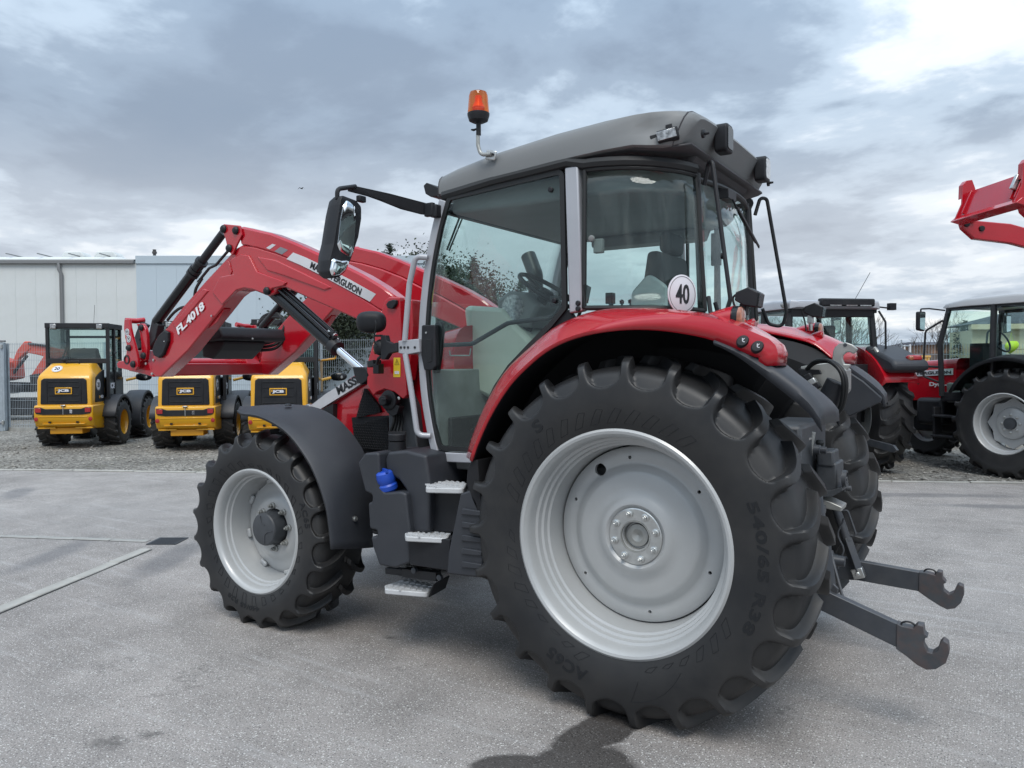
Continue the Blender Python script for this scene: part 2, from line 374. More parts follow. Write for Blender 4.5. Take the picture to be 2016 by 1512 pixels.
# ------------------------------------------------------------------ ground
KO = Vector((-.2, -7.4, 0)); KA = Vector((.903, .429, 0)).normalized(); KN = Vector((KA.y, -KA.x, 0))   # kerb line, outward normal
def yard(u, v, z=0): return KO+KA*u+KN*v+Vector((0, 0, z))
def asphalt():
    m = bpy.data.materials.new('asphalt'); m.use_nodes = True; nt = m.node_tree; b = nt.nodes['Principled BSDF']; L = nt.links
    tc = N(nt, 'ShaderNodeTexCoord'); V = tc.outputs['Object']
    def noise(sc, det=4, ro=.55, vec=None):
        n = N(nt, 'ShaderNodeTexNoise', i={'Scale': sc, 'Detail': det, 'Roughness': ro}); L.new(vec or V, n.inputs['Vector']); return n.outputs[0]
    def spot(x, y, rx, ry, rot=0., edge=.25, wob=.5, wsc=2.2):
        """an irregular stain with its own outline"""
        mp = N(nt, 'ShaderNodeMapping', vector_type='TEXTURE'); mp.inputs['Location'].default_value = (x, y, 0); mp.inputs['Rotation'].default_value = (0, 0, rot); mp.inputs['Scale'].default_value = (rx, ry, 1)
        L.new(V, mp.inputs[0])
        ln = N(nt, 'ShaderNodeVectorMath', operation='LENGTH'); L.new(mp.outputs[0], ln.inputs[0])
        d = mathn(nt, 'ADD', ln.outputs['Value'], mathn(nt, 'MULTIPLY', mathn(nt, 'SUBTRACT', noise(wsc, 5, .6), .5), wob*2))
        return mathn(nt, 'SMOOTH_MIN', 1.0, mathn(nt, 'MAXIMUM', mathn(nt, 'DIVIDE', mathn(nt, 'SUBTRACT', 1.0, d), edge), 0.0), .0)
    mx = lambda a, b_: mathn(nt, 'MAXIMUM', a, b_)
    grain = noise(420, 2, .5); grain2 = noise(120, 4, .6); big = noise(.45, 6, .55); mid = noise(2.6, 6, .6)
    base = ramp(nt, big, [(.28, (.200, .184, .172)), (.5, (.262, .243, .229)), (.72, (.318, .297, .281))])
    base = mixc(nt, 1.0, base, ramp(nt, mid, [(.3, .80), (.7, 1.16)]), 'MULTIPLY')
    base = mixc(nt, 1.0, base, ramp(nt, grain2, [(.28, .55), (.5, 1.0), (.72, 1.45)]), 'MULTIPLY')
    base = mixc(nt, 1.0, base, ramp(nt, grain, [(.25, .45), (.5, 1.0), (.78, 1.65)]), 'MULTIPLY')
    # pale chips in the surface
    for sc, th, c in ((105, .20, (.60, .60, .58)), (60, .15, (.68, .67, .64)), (85, .20, (.04, .04, .043)), (38, .11, (.62, .61, .58))):
        vo = N(nt, 'ShaderNodeTexVoronoi', feature='F1', i={'Scale': sc, 'Randomness': 1.}); L.new(V, vo.inputs['Vector'])
        rs = N(nt, 'ShaderNodeSeparateColor'); L.new(vo.outputs['Color'], rs.inputs[0])
        chip = mathn(nt, 'MULTIPLY', ramp(nt, vo.outputs['Distance'], [(th*1.0, 1.), (th*1.7, 0.)]), mathn(nt, 'GREATER_THAN', rs.outputs[0], .62))
        base = mixc(nt, mathn(nt, 'MULTIPLY', chip, .85), base, c)
    # dull damp patches and oil marks
    damp = mx(spot(4.45, .28, .80, .20, -1.0, .5, .45, 2.2), spot(5.5, .62, .75, .18, -1.0, .5, .45, 2.2))
    damp = mx(damp, spot(9.2, -.8, .6, .2, -.6, .5, .5, 2.)); damp = mx(damp, spot(-.6, -6.45, 1.5, .20, .45, .5, .5, 1.6)); damp = mx(damp, spot(-1.5, -6.1, 1.0, .14, .42, .5, .5, 1.9))
    damp = mx(damp, spot(3.2, -2.4, 1.3, .5, .3, .6, .6, 1.3))
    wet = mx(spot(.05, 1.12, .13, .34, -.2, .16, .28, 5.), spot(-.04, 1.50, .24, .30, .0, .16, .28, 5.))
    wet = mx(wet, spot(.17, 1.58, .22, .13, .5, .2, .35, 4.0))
    specks = None
    for (x, y, r) in ((1.81, 2.34, .085), (1.72, 2.20, .05), (1.62, .71, .035)):
        s_ = spot(x, y, r*1.6, r, .5, .9, 1.3, 26); specks = s_ if specks is None else mx(specks, s_)
    scr = N(nt, 'ShaderNodeMapping'); scr.inputs['Rotation'].default_value = (0, 0, -.3); scr.inputs['Scale'].default_value = (.35, 5, 1); L.new(V, scr.inputs[0])
    scuff = ramp(nt, noise(2.2, 5, .6, scr.outputs[0]), [(.55, 0.), (.75, .40)])
    pat = N(nt, 'ShaderNodeTexVoronoi', feature='DISTANCE_TO_EDGE', i={'Scale': .42, 'Randomness': 1.}); wv = N(nt, 'ShaderNodeVectorMath', operation='ADD'); nz = N(nt, 'ShaderNodeTexNoise', i={'Scale': 1.4, 'Detail': 6, 'Roughness': .65}); L.new(V, nz.inputs['Vector']); L.new(V, wv.inputs[0]); L.new(nz.outputs['Color'], wv.inputs[1]); L.new(wv.outputs[0], pat.inputs['Vector'])
    crack = mathn(nt, 'MULTIPLY', ramp(nt, pat.outputs['Distance'], [(.0012, 1.), (.0045, 0.)]), ramp(nt, noise(.9, 3), [(.50, 0.), (.58, .55)]))
    base = mixc(nt, crack, base, (.09, .085, .08))
    dark = ramp(nt, noise(.23, 5, .6), [(.50, 0.), (.68, .30)])
    base = mixc(nt, dark, base, (.15, .145, .142))
    base = mixc(nt, scuff, base, (.42, .415, .41))
    base = mixc(nt, mathn(nt, 'MULTIPLY', damp, .5), base, (.085, .085, .092))
    base = mixc(nt, mathn(nt, 'MULTIPLY', specks, .6), base, (.035, .033, .031))
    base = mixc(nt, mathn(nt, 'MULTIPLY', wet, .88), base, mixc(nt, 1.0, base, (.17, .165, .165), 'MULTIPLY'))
    L.new(base, b.inputs['Base Color'])
    L.new(mathn(nt, 'SUBTRACT', .78, mathn(nt, 'ADD', mathn(nt, 'MULTIPLY', wet, .36), mathn(nt, 'MULTIPLY', damp, .12))), b.inputs['Roughness'])
    bp = N(nt, 'ShaderNodeBump', i={'Strength': .55, 'Distance': .004})
    L.new(mathn(nt, 'ADD', mathn(nt, 'MULTIPLY', grain2, .6), mathn(nt, 'MULTIPLY', grain, .5)), bp.inputs['Height']); L.new(bp.outputs[0], b.inputs['Normal'])
    MAT['asphalt'] = m
def gravel_mat():
    m = bpy.data.materials.new('gravel'); m.use_nodes = True; nt = m.node_tree; b = nt.nodes['Principled BSDF']; L = nt.links
    tc = N(nt, 'ShaderNodeTexCoord'); V = tc.outputs['Object']
    def noise(sc, det=4, ro=.55):
        n = N(nt, 'ShaderNodeTexNoise', i={'Scale': sc, 'Detail': det, 'Roughness': ro}); L.new(V, n.inputs['Vector']); return n.outputs[0]
    vo = N(nt, 'ShaderNodeTexVoronoi', feature='F1', i={'Scale': 34, 'Randomness': 1.}); L.new(V, vo.inputs['Vector'])
    sc_ = N(nt, 'ShaderNodeSeparateColor'); L.new(vo.outputs['Color'], sc_.inputs[0])
    c = ramp(nt, sc_.outputs[0], [(0, (.10, .092, .080)), (.5, (.20, .19, .17)), (1, (.36, .345, .31))])
    c = mixc(nt, 1., c, ramp(nt, noise(.8, 6), [(.3, .62), (.7, 1.22)]), 'MULTIPLY')
    c = mixc(nt, 1., c, ramp(nt, noise(9, 6, .65), [(.3, .6), (.7, 1.3)]), 'MULTIPLY')
    moss = ramp(nt, noise(1.3, 8, .65), [(.55, 0.), (.72, .45)])
    c = mixc(nt, moss, c, (.085, .085, .04)); L.new(c, b.inputs['Base Color']); b.inputs['Roughness'].default_value = .92
    bp = N(nt, 'ShaderNodeBump', i={'Strength': .9, 'Distance': .02}); L.new(mathn(nt, 'ADD', vo.outputs['Distance'], noise(6, 5)), bp.inputs['Height']); L.new(bp.outputs[0], b.inputs['Normal'])
    MAT['gravel'] = m
asphalt(); gravel_mat()
def sheet(name, pts, mat, z):
    me = bpy.data.meshes.new(name); me.from_pydata([(p[0], p[1], z) for p in pts], [], [tuple(range(len(pts)))]); me.materials.append(MAT[mat]); return tag(link(name, me), kind='structure')
sheet('ground', [(-600, -600), (600, -600), (600, 600), (-600, 600)], 'asphalt', 0.)
q = [yard(-60, .10), yard(60, .10), yard(60, 90), yard(-60, 90)]
sheet('gravel_strip', [(p.x, p.y) for p in reversed(q)], 'gravel', .004)
# loose stones lying on the gravel strip: countless, so one object
rnd = random.Random(5)
st = MB()
for i in range(5200):
    u = rnd.uniform(-8, 17); v = .12+3.6*rnd.random()**1.3; s = rnd.uniform(.010, .030)*(1.7 if rnd.random() < .05 else 1)
    if u > 2 and rnd.random() < .25: v += 2.5
    c = yard(u, v, .004+s*.3); vs = []
    for d in ((1, 0, 0), (-1, 0, 0), (0, 1, 0), (0, -1, 0), (0, 0, .8), (0, 0, -.5)):
        vs.append(c+Vector((d[0]*s*rnd.uniform(.6, 1.3), d[1]*s*rnd.uniform(.6, 1.3), d[2]*s*rnd.uniform(.5, 1))))
    st.add(vs, [(0, 2, 4), (2, 1, 4), (1, 3, 4), (3, 0, 4), (2, 0, 5), (1, 2, 5), (3, 1, 5), (0, 3, 5)])
pbr('stones', (.23, .22, .20), .9, var=.7, vscale=17)
tag(st.build('gravel', 'stones', smooth=0), 'loose grey gravel stones scattered along the parking strip', 'gravel', kind='stuff')
# flush kerb, stone by stone
kerb = tag(sheet('kerb', [(p.x, p.y) for p in (yard(-9, .015), yard(16, .015), yard(16, .11), yard(-9, .11))][::-1], 'gravel', .002), kind='structure')
kb = MB().box((0, 0, 0), (.985, .055, .05)).mesh('kerb_stone', 0); kb.materials.append(MAT['kerb_stone'])
for i in range(25):
    o = link('kerb_stone', kb, kerb); p = yard(-8.5+i, .05, -.008+rnd.uniform(-.004, .006)); o.location = p; o.rotation_euler = (rnd.uniform(-.03, .03), 0, math.atan2(KA.y, KA.x)+rnd.uniform(-.006, .006))
    md = o.modifiers.new('edge', 'BEVEL'); md.width = .008; md.segments = 1
# drainage strips of concrete blocks running to the gully
def strip(name, a, b, wd, n, mat):
    a, b = Vector(a), Vector(b); d = (b-a).normalized(); s = Vector((-d.y, d.x, 0))
    root = tag(sheet(name, [((a-d*.02+s*wd*.62).x, (a-d*.02+s*wd*.62).y), ((a-s*wd*.62).x, (a-s*wd*.62).y), ((b-s*wd*.62).x, (b-s*wd*.62).y), ((b+s*wd*.62).x, (b+s*wd*.62).y)], 'void', .002), kind='structure')
    L = (b-a).length/n; me = MB().box((0, 0, 0), (L-.008, wd, .04)).mesh('gutter_block', 0); me.materials.append(MAT[mat])
    for i in range(n):
        o = link('gutter_block', me, root); p = a+d*(L*(i+.5)); o.location = (p.x, p.y, -.010+rnd.uniform(-.003, .003)); o.rotation_euler = (0, 0, math.atan2(d.y, d.x)+rnd.uniform(-.004, .004))
        md = o.modifiers.new('edge', 'BEVEL'); md.width = .006; md.segments = 1
g0 = at(330, 1066, Z=0)
strip('drain_strip', at(-160, 1268, Z=0), at(288, 1082, Z=0), .10, 5, 'kerb_stone')
strip('drain_seam', at(-60, 1054, Z=0), at(292, 1066, Z=0), .07, 5, 'concrete')
gr = tag(empty('drain_grate', (g0.x, g0.y, 0), .55), 'small dark iron drain grate with slots set into the asphalt', 'drain grate')
f = MB()
for sx in (-1, 1): f.box((sx*.255, 0, .003), (.03, .54, .012))
for sy in (-1, 1): f.box((0, sy*.255, .0025), (.48, .03, .011))
f.build('frame', 'steel_grey', gr, smooth=0)
MB().box((0, 0, .0015), (.48, .48, .002)).build('pit', 'void', gr, smooth=0)
sl = MB().box((0, 0, 0), (.022, .48, .010)).mesh('slat', 0); sl.materials.append(MAT['steel_grey'])
for i in range(10):
    o = link('slat', sl, gr); o.location = (-.216+i*.048, 0, .006)
gr.scale = (.5, .5, 1)

# ------------------------------------------------------------------ tyres and wheels
def sstep(x):
    x = max(0., min(1., x)); return x*x*(3-2*x)
def tyre_mesh(name, env, flo, n, D, r_end, axle, top=.085, wall=.05, nu=24, flat=True, sharp=34):
    """agricultural radial: env = outer half profile (y, r) from crown to bead; flo = the floor between the lugs; n lugs a side; D sweep of a lug; r_end where the scallops run out"""
    prof = [Vector((p.x, p.y)) for p in catmull([(y, r, 0) for y, r in env], 6)]
    flr = [Vector((p.x, p.y)) for p in catmull([(y, r, 0) for y, r in flo], 6)]
    W = max(p.x for p in prof); R = env[0][1]
    # extra sample right at the centre line
    prof.insert(1, Vector((.012, prof[0].y))); flr.insert(1, Vector((.0115, flr[0].y)))
    # arc length from crown
    S = [0.]
    for i in range(1, len(prof)): S.append(S[-1]+(prof[i]-prof[i-1]).length)
    iend = min(range(len(prof)), key=lambda i: abs(prof[i].y-r_end) if prof[i].x > W*.8 else 9); s_end = S[iend]
    ish = min(range(len(prof)), key=lambda i: abs(prof[i].x-W*.90) if S[i] < s_end else 9); s_sh = S[ish]
    us = []
    c = .5
    for k in range(7): us.append(k/7*(c-top-wall))                              # floor
    for k in range(5): us.append(c-top-wall+k/5*wall)                            # leading wall
    for k in range(5): us.append(c-top+k/5*2*top)
    for k in range(5): us.append(c+top+k/5*wall)
    for k in range(7): us.append(c+top+wall+k/7*(1-(c+top+wall)))
    nu = len(us); m = len(prof); V = []; F = []
    def dep(u, j):
        s = S[j]; x = abs(u-.5)
        k = sstep((s-s_sh*.8)/(s_end-s_sh*.8))       # 0 on the tread, 1 at the foot of the scallop
        tp = top*(1-.66*k); wl = wall+((.10 if u > .5 else .34)-wall)*k**1.1   # the pockets are steep behind a lug, shallow before the next
        lug = 1-sstep((x-tp)/wl)
        if s < .03: lug *= sstep((s-.006)/.02)
        q_ = 1-abs(x-.5)/.5                           # 1 between lugs, 0 on a lug
        e = s_end-(1-q_**.5)*.075*(s_end/.42)*0-((.5-x)/.5)**2*.06
        run = sstep((e-s)/(.05))
        return (1-lug)*run
    for side in (1, -1):
        b = len(V); ph = 0 if side == 1 else .5
        for k in range(n):
            for u in us:
                for j in range(m):
                    p = prof[j]; t = min(p.x/(W*.92), 1.); d = D*(1-(1-t)**2)
                    q = p.lerp(flr[j], dep(u, j))
                    fi = 2*math.pi*(k+u+ph)/n-d/R
                    V.append((q.y*math.sin(fi), side*q.x, q.y*math.cos(fi)))
        tot = n*nu
        for a in range(tot):
            a2 = (a+1) % tot
            for j in range(m-1): F.append((b+a*m+j, b+a2*m+j, b+a2*m+j+1, b+a*m+j+1) if side == -1 else (b+a*m+j, b+a*m+j+1, b+a2*m+j+1, b+a2*m+j))
    if flat:
        for i, v in enumerate(V):
            if v[2] < -axle: V[i] = (v[0], v[1]*(1+.25*(-axle-v[2])), -axle)
    me = bpy.data.meshes.new(name); me.from_pydata(V, [], F)
    me.polygons.foreach_set('use_smooth', [True]*len(me.polygons)); me.set_sharp_from_angle(angle=R_(sharp)); me.materials.append(MAT['rubber']); me.update()
    return me, prof
def on_wall(prof, r):
    """sidewall y at radius r"""
    c = [(p.x, p.y) for p in prof if p.x > .6*max(q.x for q in prof)]
    for (y0, r0), (y1, r1) in zip(c, c[1:]):
        if (r0-r)*(r1-r) <= 0 and r0 != r1: return y0+(y1-y0)*(r-r0)/(r1-r0)
    return c[-1][0]
def wall_text(body, prof, rm, ht, arc, a0, name, parent, mat='rubber_plain', bold=.03, raise_=.002, flip=-1):
    vs, fs = text_mesh(body, bold, 1.1, .5); V = []
    for v in vs:
        r = rm+v.y*ht; a = a0+flip*v.x*arc/rm
        V.append((r*math.sin(a), on_wall(prof, r)+(v.z*2*raise_), r*math.cos(a)))
    me = bpy.data.meshes.new(name); me.from_pydata(V, [], fs); me.materials.append(MAT[mat]); return tag(link(name, me, parent), kind='stuff')
def wall_lines(prof, polys, name, parent, wd=.0011, mat='rubber_plain'):
    """raised moulding lines on the sidewall; polys: lists of (angle, r)"""
    mb = MB()
    for P in polys:
        pts = []
        for (a0, r0), (a1, r1) in zip(P, P[1:]):
            for k in range(4):
                t = k/4; a = a0+(a1-a0)*t; r = r0+(r1-r0)*t; pts.append((r*math.sin(a), on_wall(prof, r)+.0005, r*math.cos(a)))
        a, r = P[-1]; pts.append((r*math.sin(a), on_wall(prof, r)+.0005, r*math.cos(a)))
        mb.tube(pts, wd, 5)
    return tag(mb.build(name, mat, parent), kind='stuff')
def cut(o, cutters):
    """real holes: cut the given mesh builders out of o, then drop them"""
    c = MB()
    for k in cutters: c.add(k.v, k.f)
    co = c.build('cutter', 'void', o.parent); md = o.modifiers.new('holes', 'BOOLEAN'); md.object = co; md.operation = 'DIFFERENCE'; md.solver = 'EXACT'
    bpy.context.view_layer.update()
    dg = bpy.context.evaluated_depsgraph_get(); me = bpy.data.meshes.new_from_object(o.evaluated_get(dg))
    o.modifiers.clear(); o.data = me; bpy.data.objects.remove(co)
    me.polygons.foreach_set('use_smooth', [True]*len(me.polygons)); me.set_sharp_from_angle(angle=R_(30))
def bolt_mesh(r, h, name='wheel_bolt', mat='zinc'):
    mb = MB(); mb.lathe([(0, r*1.55), (h*.22, r*1.5), (h*.25, r*1.2), (h*.30, r)], n=14); mb.lathe([(h*.28, r), (h*.7, r), (h*.72, r*.9)], n=6); mb.lathe([(h*.7, r*.55), (h*.97, r*.55), (h, r*.45)], n=10)
    me = mb.mesh(name, 30); me.materials.append(MAT[mat]); return me
tractor = tag(empty('tractor'), 'large red tractor with raised front loader and grey cab roof', 'tractor')
# ---- rear wheel
ENVR = [(0, .848), (.10, .846), (.18, .838), (.228, .826), (.250, .810), (.262, .780), (.2685, .735), (.272, .685), (.272, .635), (.266, .588), (.256, .548), (.247, .522), (.240, .507)]
FLR = [(0, .803), (.097, .801), (.167, .794), (.207, .782), (.231, .763), (.2455, .736), (.2575, .705), (.2665, .672), (.272, .635), (.266, .588), (.256, .548), (.247, .522), (.240, .507)]
RZ = .82
def rear_wheel():
    wl = empty('rear_wheel', (0, .785, RZ), 0, tractor)
    me, prof = tyre_mesh('tyre', ENVR, FLR, 23, .150, .690, RZ); ty = link('tyre', me, wl)
    rim = MB()
    P = [(.233, .514), (.243, .5145), (.2475, .508), (.245, .500), (.234, .491), (.222, .485), (.196, .482), (.172, .478), (.166, .4665), (.140, .463), (.134, .452), (.106, .449), (.100, .439), (.060, .434), (.0, .430), (-.12, .430), (-.20, .466), (-.235, .480), (-.243, .508), (-.235, .514)]
    rim.lathe(P, n=120); rim.f = rim.f[:-2]
    rim.build('rim', 'wheel_silver', wl, 28, solid=.006, off=1)
    disc = MB().lathe([(.018, .0), (.018, .064), (.050, .066), (.052, .070), (.052, .134), (.057, .139), (.064, .150), (.062, .166), (.050, .185), (.040, .205), (.036, .235), (.034, .285), (.028, .305), (.006, .330), (.001, .345), (.004, .362), (-.002, .405), (-.008, .416), (-.020, .418), (-.026, .412), (-.012, .352), (-.006, .30), (.010, .20), (.012, .12), (.010, .0)][1:-1], n=96)
    d = disc.build('disc', 'wheel_silver', wl, 28)
    cs = [MB().lathe([(-.1, .0085), (.2, .0085)], (.366*math.sin(a), 0, .366*math.cos(a)), 'y', 14) for a in [R_(x) for x in (8, -52, -112, -172, -232, -292)]]
    cs.append(MB().lathe([(-.1, .030), (.2, .030)], (.358*math.sin(R_(35)), 0, .358*math.cos(R_(35))), 'y', 24))
    cut(d, cs)
    MB().lathe([(.052, .071), (.060, .074), (.0605, .128), (.058, .1325), (.050, .1335)], n=64, closed=True).build('hub_plate', 'zinc', wl, 25)
    MB().lathe([(.02, .001), (.032, .03), (.030, .052), (.006, .060), (.050, .068), (.062, .070), (.0625, .076), (.05, .078), (.0, .07), (.0, .001)], n=48, closed=True).build('hub', 'bare_metal', wl, 25)
    bm_ = bolt_mesh(.0125, .036)
    for i in range(8):
        a = 2*math.pi*(i+.35)/8; o = link('wheel_bolt', bm_, wl); o.location = (.108*math.sin(a), .060, .108*math.cos(a)); o.rotation_euler = (0, a*1.7, 0)
    MB().lathe([(-.30, .13), (.0, .14), (.012, .15)], n=32).build('axle_end', 'black_steel', wl)
    # moulded marks on the sidewall
    wall_text('540/65 R38', prof, .645, .046, .56, R_(-92), 'size_lettering', wl)
    wall_text('AC65', prof, .640, .058, .22, R_(157), 'size_lettering', wl)
    wall_text('S', prof, .655, .06, .05, R_(38), 'size_lettering', wl)
    pol = []
    for i in range(40):
        a = R_(75-i*8.7)
        if 13 <= i <= 21 or 28 <= i <= 30: continue          # the size and type marks stand here
        L_ = .062 if i < 13 else .030+.02*math.sin(i*.9)
        r0 = .545; pol.append([(a, r0), (a-.075, r0+.001), (a-.075-.5*L_-.03, r0+L_), (a-.035-.5*L_-.02, r0+L_+.006), (a, r0)])
    pol.append([(R_(186+i*2.2), .690-.0008*i*i) for i in range(12)]); pol.append([(R_(186), .690), (R_(190), .60)])
    wall_lines(prof, pol, 'sidewall_pattern', wl)
    return wl, prof
rw, profR = rear_wheel(); mirror(rw)
# ---- front wheel
ENVF = [(0, .628), (.08, .626), (.145, .619), (.186, .609), (.204, .596), (.214, .572), (.219, .540), (.222, .505), (.221, .470), (.215, .438), (.206, .410), (.198, .392), (.192, .380)]
FLF = [(0, .590), (.077, .588), (.134, .583), (.166, .572), (.187, .556), (.200, .535), (.210, .515), (.218, .493), (.221, .470), (.215, .438), (.206, .410), (.198, .392), (.192, .380)]
FX, FZ, FY = 2.483, .593, .800
def front_wheel():
    wl = empty('front_wheel', (FX, FY, FZ), 0, tractor)
    me, prof = tyre_mesh('tyre', ENVF, FLF, 21, .120, .518, FZ); link('tyre', me, wl)
    rim = MB()
    P = [(.186, .387), (.195, .3875), (.1985, .382), (.196, .375), (.188, .366), (.178, .361), (.158, .358), (.140, .355), (.134, .345), (.112, .341), (.106, .332), (.04, .322), (-.02, .316), (-.035, .306), (-.09, .304), (-.14, .33), (-.186, .36), (-.195, .384), (-.186, .387)]
    rim.lathe(P, n=96); rim.f = rim.f[:-2]
    rim.build('rim', 'wheel_silver', wl, 28, solid=.006, off=1)
    d = MB().lathe([(.0, .10), (.034, .12), (.036, .17), (.026, .195), (.010, .215), (.002, .245), (-.004, .275), (-.012, .292), (-.022, .303), (-.03, .300), (-.02, .27), (-.01, .2), (.0, .10)], n=72, closed=True).build('disc', 'wheel_silver', wl, 28)
    cs = [MB().box((.296*math.sin(a), -.01, .296*math.cos(a)), (.10, .09, .022), (0, a, 0)) for a in (R_(35), R_(125), R_(215), R_(305))]
    cut(d, cs)
    lug = MB().box((0, 0, 0), (.060, .022, .030)).mesh('mounting_lug', 30); lug.materials.append(MAT['wheel_silver'])
    for i in range(8):
        a = R_(15+45*i); o = link('mounting_lug', lug, wl); o.location = (.296*math.sin(a), .0, .296*math.cos(a)); o.rotation_euler = (0, a, 0); md = o.modifiers.new('edge', 'BEVEL'); md.width = .009; md.segments = 2
    hub = MB().lathe([(.03, .105), (.040, .108), (.118, .104), (.126, .099), (.130, .088), (.131, .0)], n=64).build('hub_cap', 'casting_grey', wl, 25)
    MB().tube([(.020, .1325, .085), (.012, .1325, .045), (-.02, .1325, .03)], .0025, 6).tube([(-.088, .132, .0), (-.045, .1325, -.012), (-.02, .1325, -.03), (-.015, .1325, -.085)], .0025, 6).build('hub_ridge', 'casting_grey', wl)
    bm_ = bolt_mesh(.0135, .045, mat='bare_metal')
    for i in range(8):
        a = 2*math.pi*(i+.1)/8; o = link('wheel_nut', bm_, wl); o.location = (.137*math.sin(a), .034, .137*math.cos(a)); o.rotation_euler = (0, a, 0)
    MB().lathe([(-.28, .12), (-.02, .13), (.03, .11)], n=32).build('axle_end', 'black_steel', wl)
    wall_text('AC65', prof, .505, .042, .16, R_(-72), 'size_lettering', wl); wall_text('440/65 R28', prof, .475, .030, .30, R_(170), 'size_lettering', wl)
    pol = []
    for i in range(30):
        a = R_(i*12.0+10); L_ = .034+.02*math.sin(i*.6); r0 = .405
        pol.append([(a, r0), (a+.07, r0+.001), (a+.12, r0+L_), (a+.04, r0+L_+.008), (a, r0)])
    wall_lines(prof, pol, 'sidewall_pattern', wl, .0018)
    return wl
fw = front_wheel(); mirror(fw)
# ------------------------------------------------------------------ main tractor: chassis, fenders, cab
T = tractor
pbr('firewall', (.22, .235, .235), .6, var=.25, vscale=5)
LAST = [None]
def part(mb, name, mat, bevel=0, parent=None, **k):
    LAST[0] = mb.build(name, mat, parent or T, bevel=bevel, **k); return LAST[0]
def band(path, wd, closed=False):
    """outline of a strip of width wd along a 2-D path"""
    P = [Vector((p[0], p[1], 0)) for p in path]; n = len(P); A = []; B = []
    for i in range(n):
        t = (P[(i+1) % n]-P[i-1]) if closed else (P[min(i+1, n-1)]-P[max(i-1, 0)])
        t.normalize(); s = Vector((-t.y, t.x, 0)); A.append(P[i]+s*wd/2); B.append(P[i]-s*wd/2)
    return A, B
def band_prism(mb, path, wd, y0, y1, closed=False):
    A, B = band(path, wd, closed)
    if not closed:
        return mb.prism([(p.x, p.y) for p in A]+[(p.x, p.y) for p in reversed(B)], y0, y1)
    n = len(A); rows = []
    for (L_, y) in ((A, y0), (A, y1), (B, y1), (B, y0), (A, y0)): rows.append([(p.x, y, p.y) for p in L_])
    return mb.grid(rows, close_u=True)
def smooth_path(px, Y, n=4):
    return [(p.x, p.y) for p in catmull([(*xz(x, y, Y), 0) for x, y in px], n)]
# chassis
part(MB().box((1.25, 0, .74), (2.9, .46, .52)).box((2.75, 0, .82), (.5, .40, .40)), 'transmission', 'black_steel', .02)
part(MB().lathe([(-.60, .17), (-.42, .17), (-.36, .23), (.36, .23), (.42, .17), (.60, .17)], (0, 0, RZ), 'y', 32).box((-.2, 0, .86), (.5, .44, .52)), 'rear_axle', 'black_steel')
part(MB().box((FX, 0, .58), (.18, 1.1, .16)).box((FX, 0, .7), (.3, .3, .3)), 'front_axle', 'black_steel', .02)
part(MB().box((-.52, 0, .95), (.22, .62, .75)).box((-.62, 0, .62), (.14, .34, .30)), 'rear_housing', 'casting_grey', .02)
# ---- rear fenders
def lerp_list(L_, n):
    """resample a 3-D polyline to n points"""
    P = catmull(L_, 6); S = [0]
    for a, b in zip(P, P[1:]): S.append(S[-1]+(b-a).length)
    out = []; j = 0
    for k in range(n):
        s = S[-1]*k/(n-1)
        while j < len(P)-2 and S[j+1] < s: j += 1
        t = (s-S[j])/max(1e-9, S[j+1]-S[j]); out.append(P[j].lerp(P[j+1], min(1, t)))
    return out
OUT = [(930, 909), (940, 878), (965, 822), (999, 767), (1031, 731), (1079, 691), (1138, 665), (1217, 651), (1297, 651), (1376, 663), (1420, 676), (1460, 692), (1486, 703)]
INN = [(926, 905), (934, 872), (953, 818), (977, 767), (1003, 727), (1045, 688), (1100, 642), (1180, 611), (1270, 613), (1352, 627)]
outer = lerp_list([at(x, y, Y=1.02) for x, y in OUT], 40)
inner = lerp_list([at(x, y, Y=.75) for x, y in INN]+[at(1430, 642, Y=.70), at(1490, 658, Y=.66), at(1530, 690, Y=.66)], 40)
rows = []
for i, (a, b) in enumerate(zip(outer, inner)):
    rad = Vector((a.x, 0, a.z-RZ)).normalized(); t = i/39
    lip = .030+.060*sstep((t-.5)/.4)
    e = a+rad*lip; e.y = 1.005
    r = [a, a+rad*lip*.55+Vector((0, .002, 0)), e]
    for k in range(1, 8):
        s = k/7; p = e.lerp(b, s); p += rad*(.028*math.sin(math.pi*s)); r.append(p)
    r.append(b+Vector((0, -.07, -.02))); rows.append(r)
lastr = rows[-1]; zl = min(p.z for p in lastr)-.005
rows.append([p+Vector((-.022*math.sin(math.pi*min(1, k/9)) -.012, 0, -.35*(p.z-zl))) for k, p in enumerate(lastr)])
rows.append([Vector((p.x-.030*math.sin(math.pi*min(1, k/9))-.016, p.y, zl+.25*(p.z-zl))) for k, p in enumerate(lastr)])
rows.append([Vector((p.x-.030*math.sin(math.pi*min(1, k/9))-.012, p.y, zl-.03)) for k, p in enumerate(lastr)])
fd = MB().grid(rows).build('rear_fender', 'red', T, 50, solid=.008)
# black inner arch of the fender
arch = []
for i in range(40):
    a, b = outer[i], inner[i]; rad = Vector((a.x, 0, a.z-RZ)).normalized()
    p = a+rad*.006; q_ = b-rad*.05
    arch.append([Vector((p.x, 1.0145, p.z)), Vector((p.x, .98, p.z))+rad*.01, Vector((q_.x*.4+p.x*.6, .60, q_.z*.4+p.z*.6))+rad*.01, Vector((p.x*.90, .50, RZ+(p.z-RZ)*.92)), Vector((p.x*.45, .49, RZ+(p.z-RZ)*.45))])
ar = MB().grid(arch).build('wheel_arch', 'inner_arch', T, 40, solid=.006)
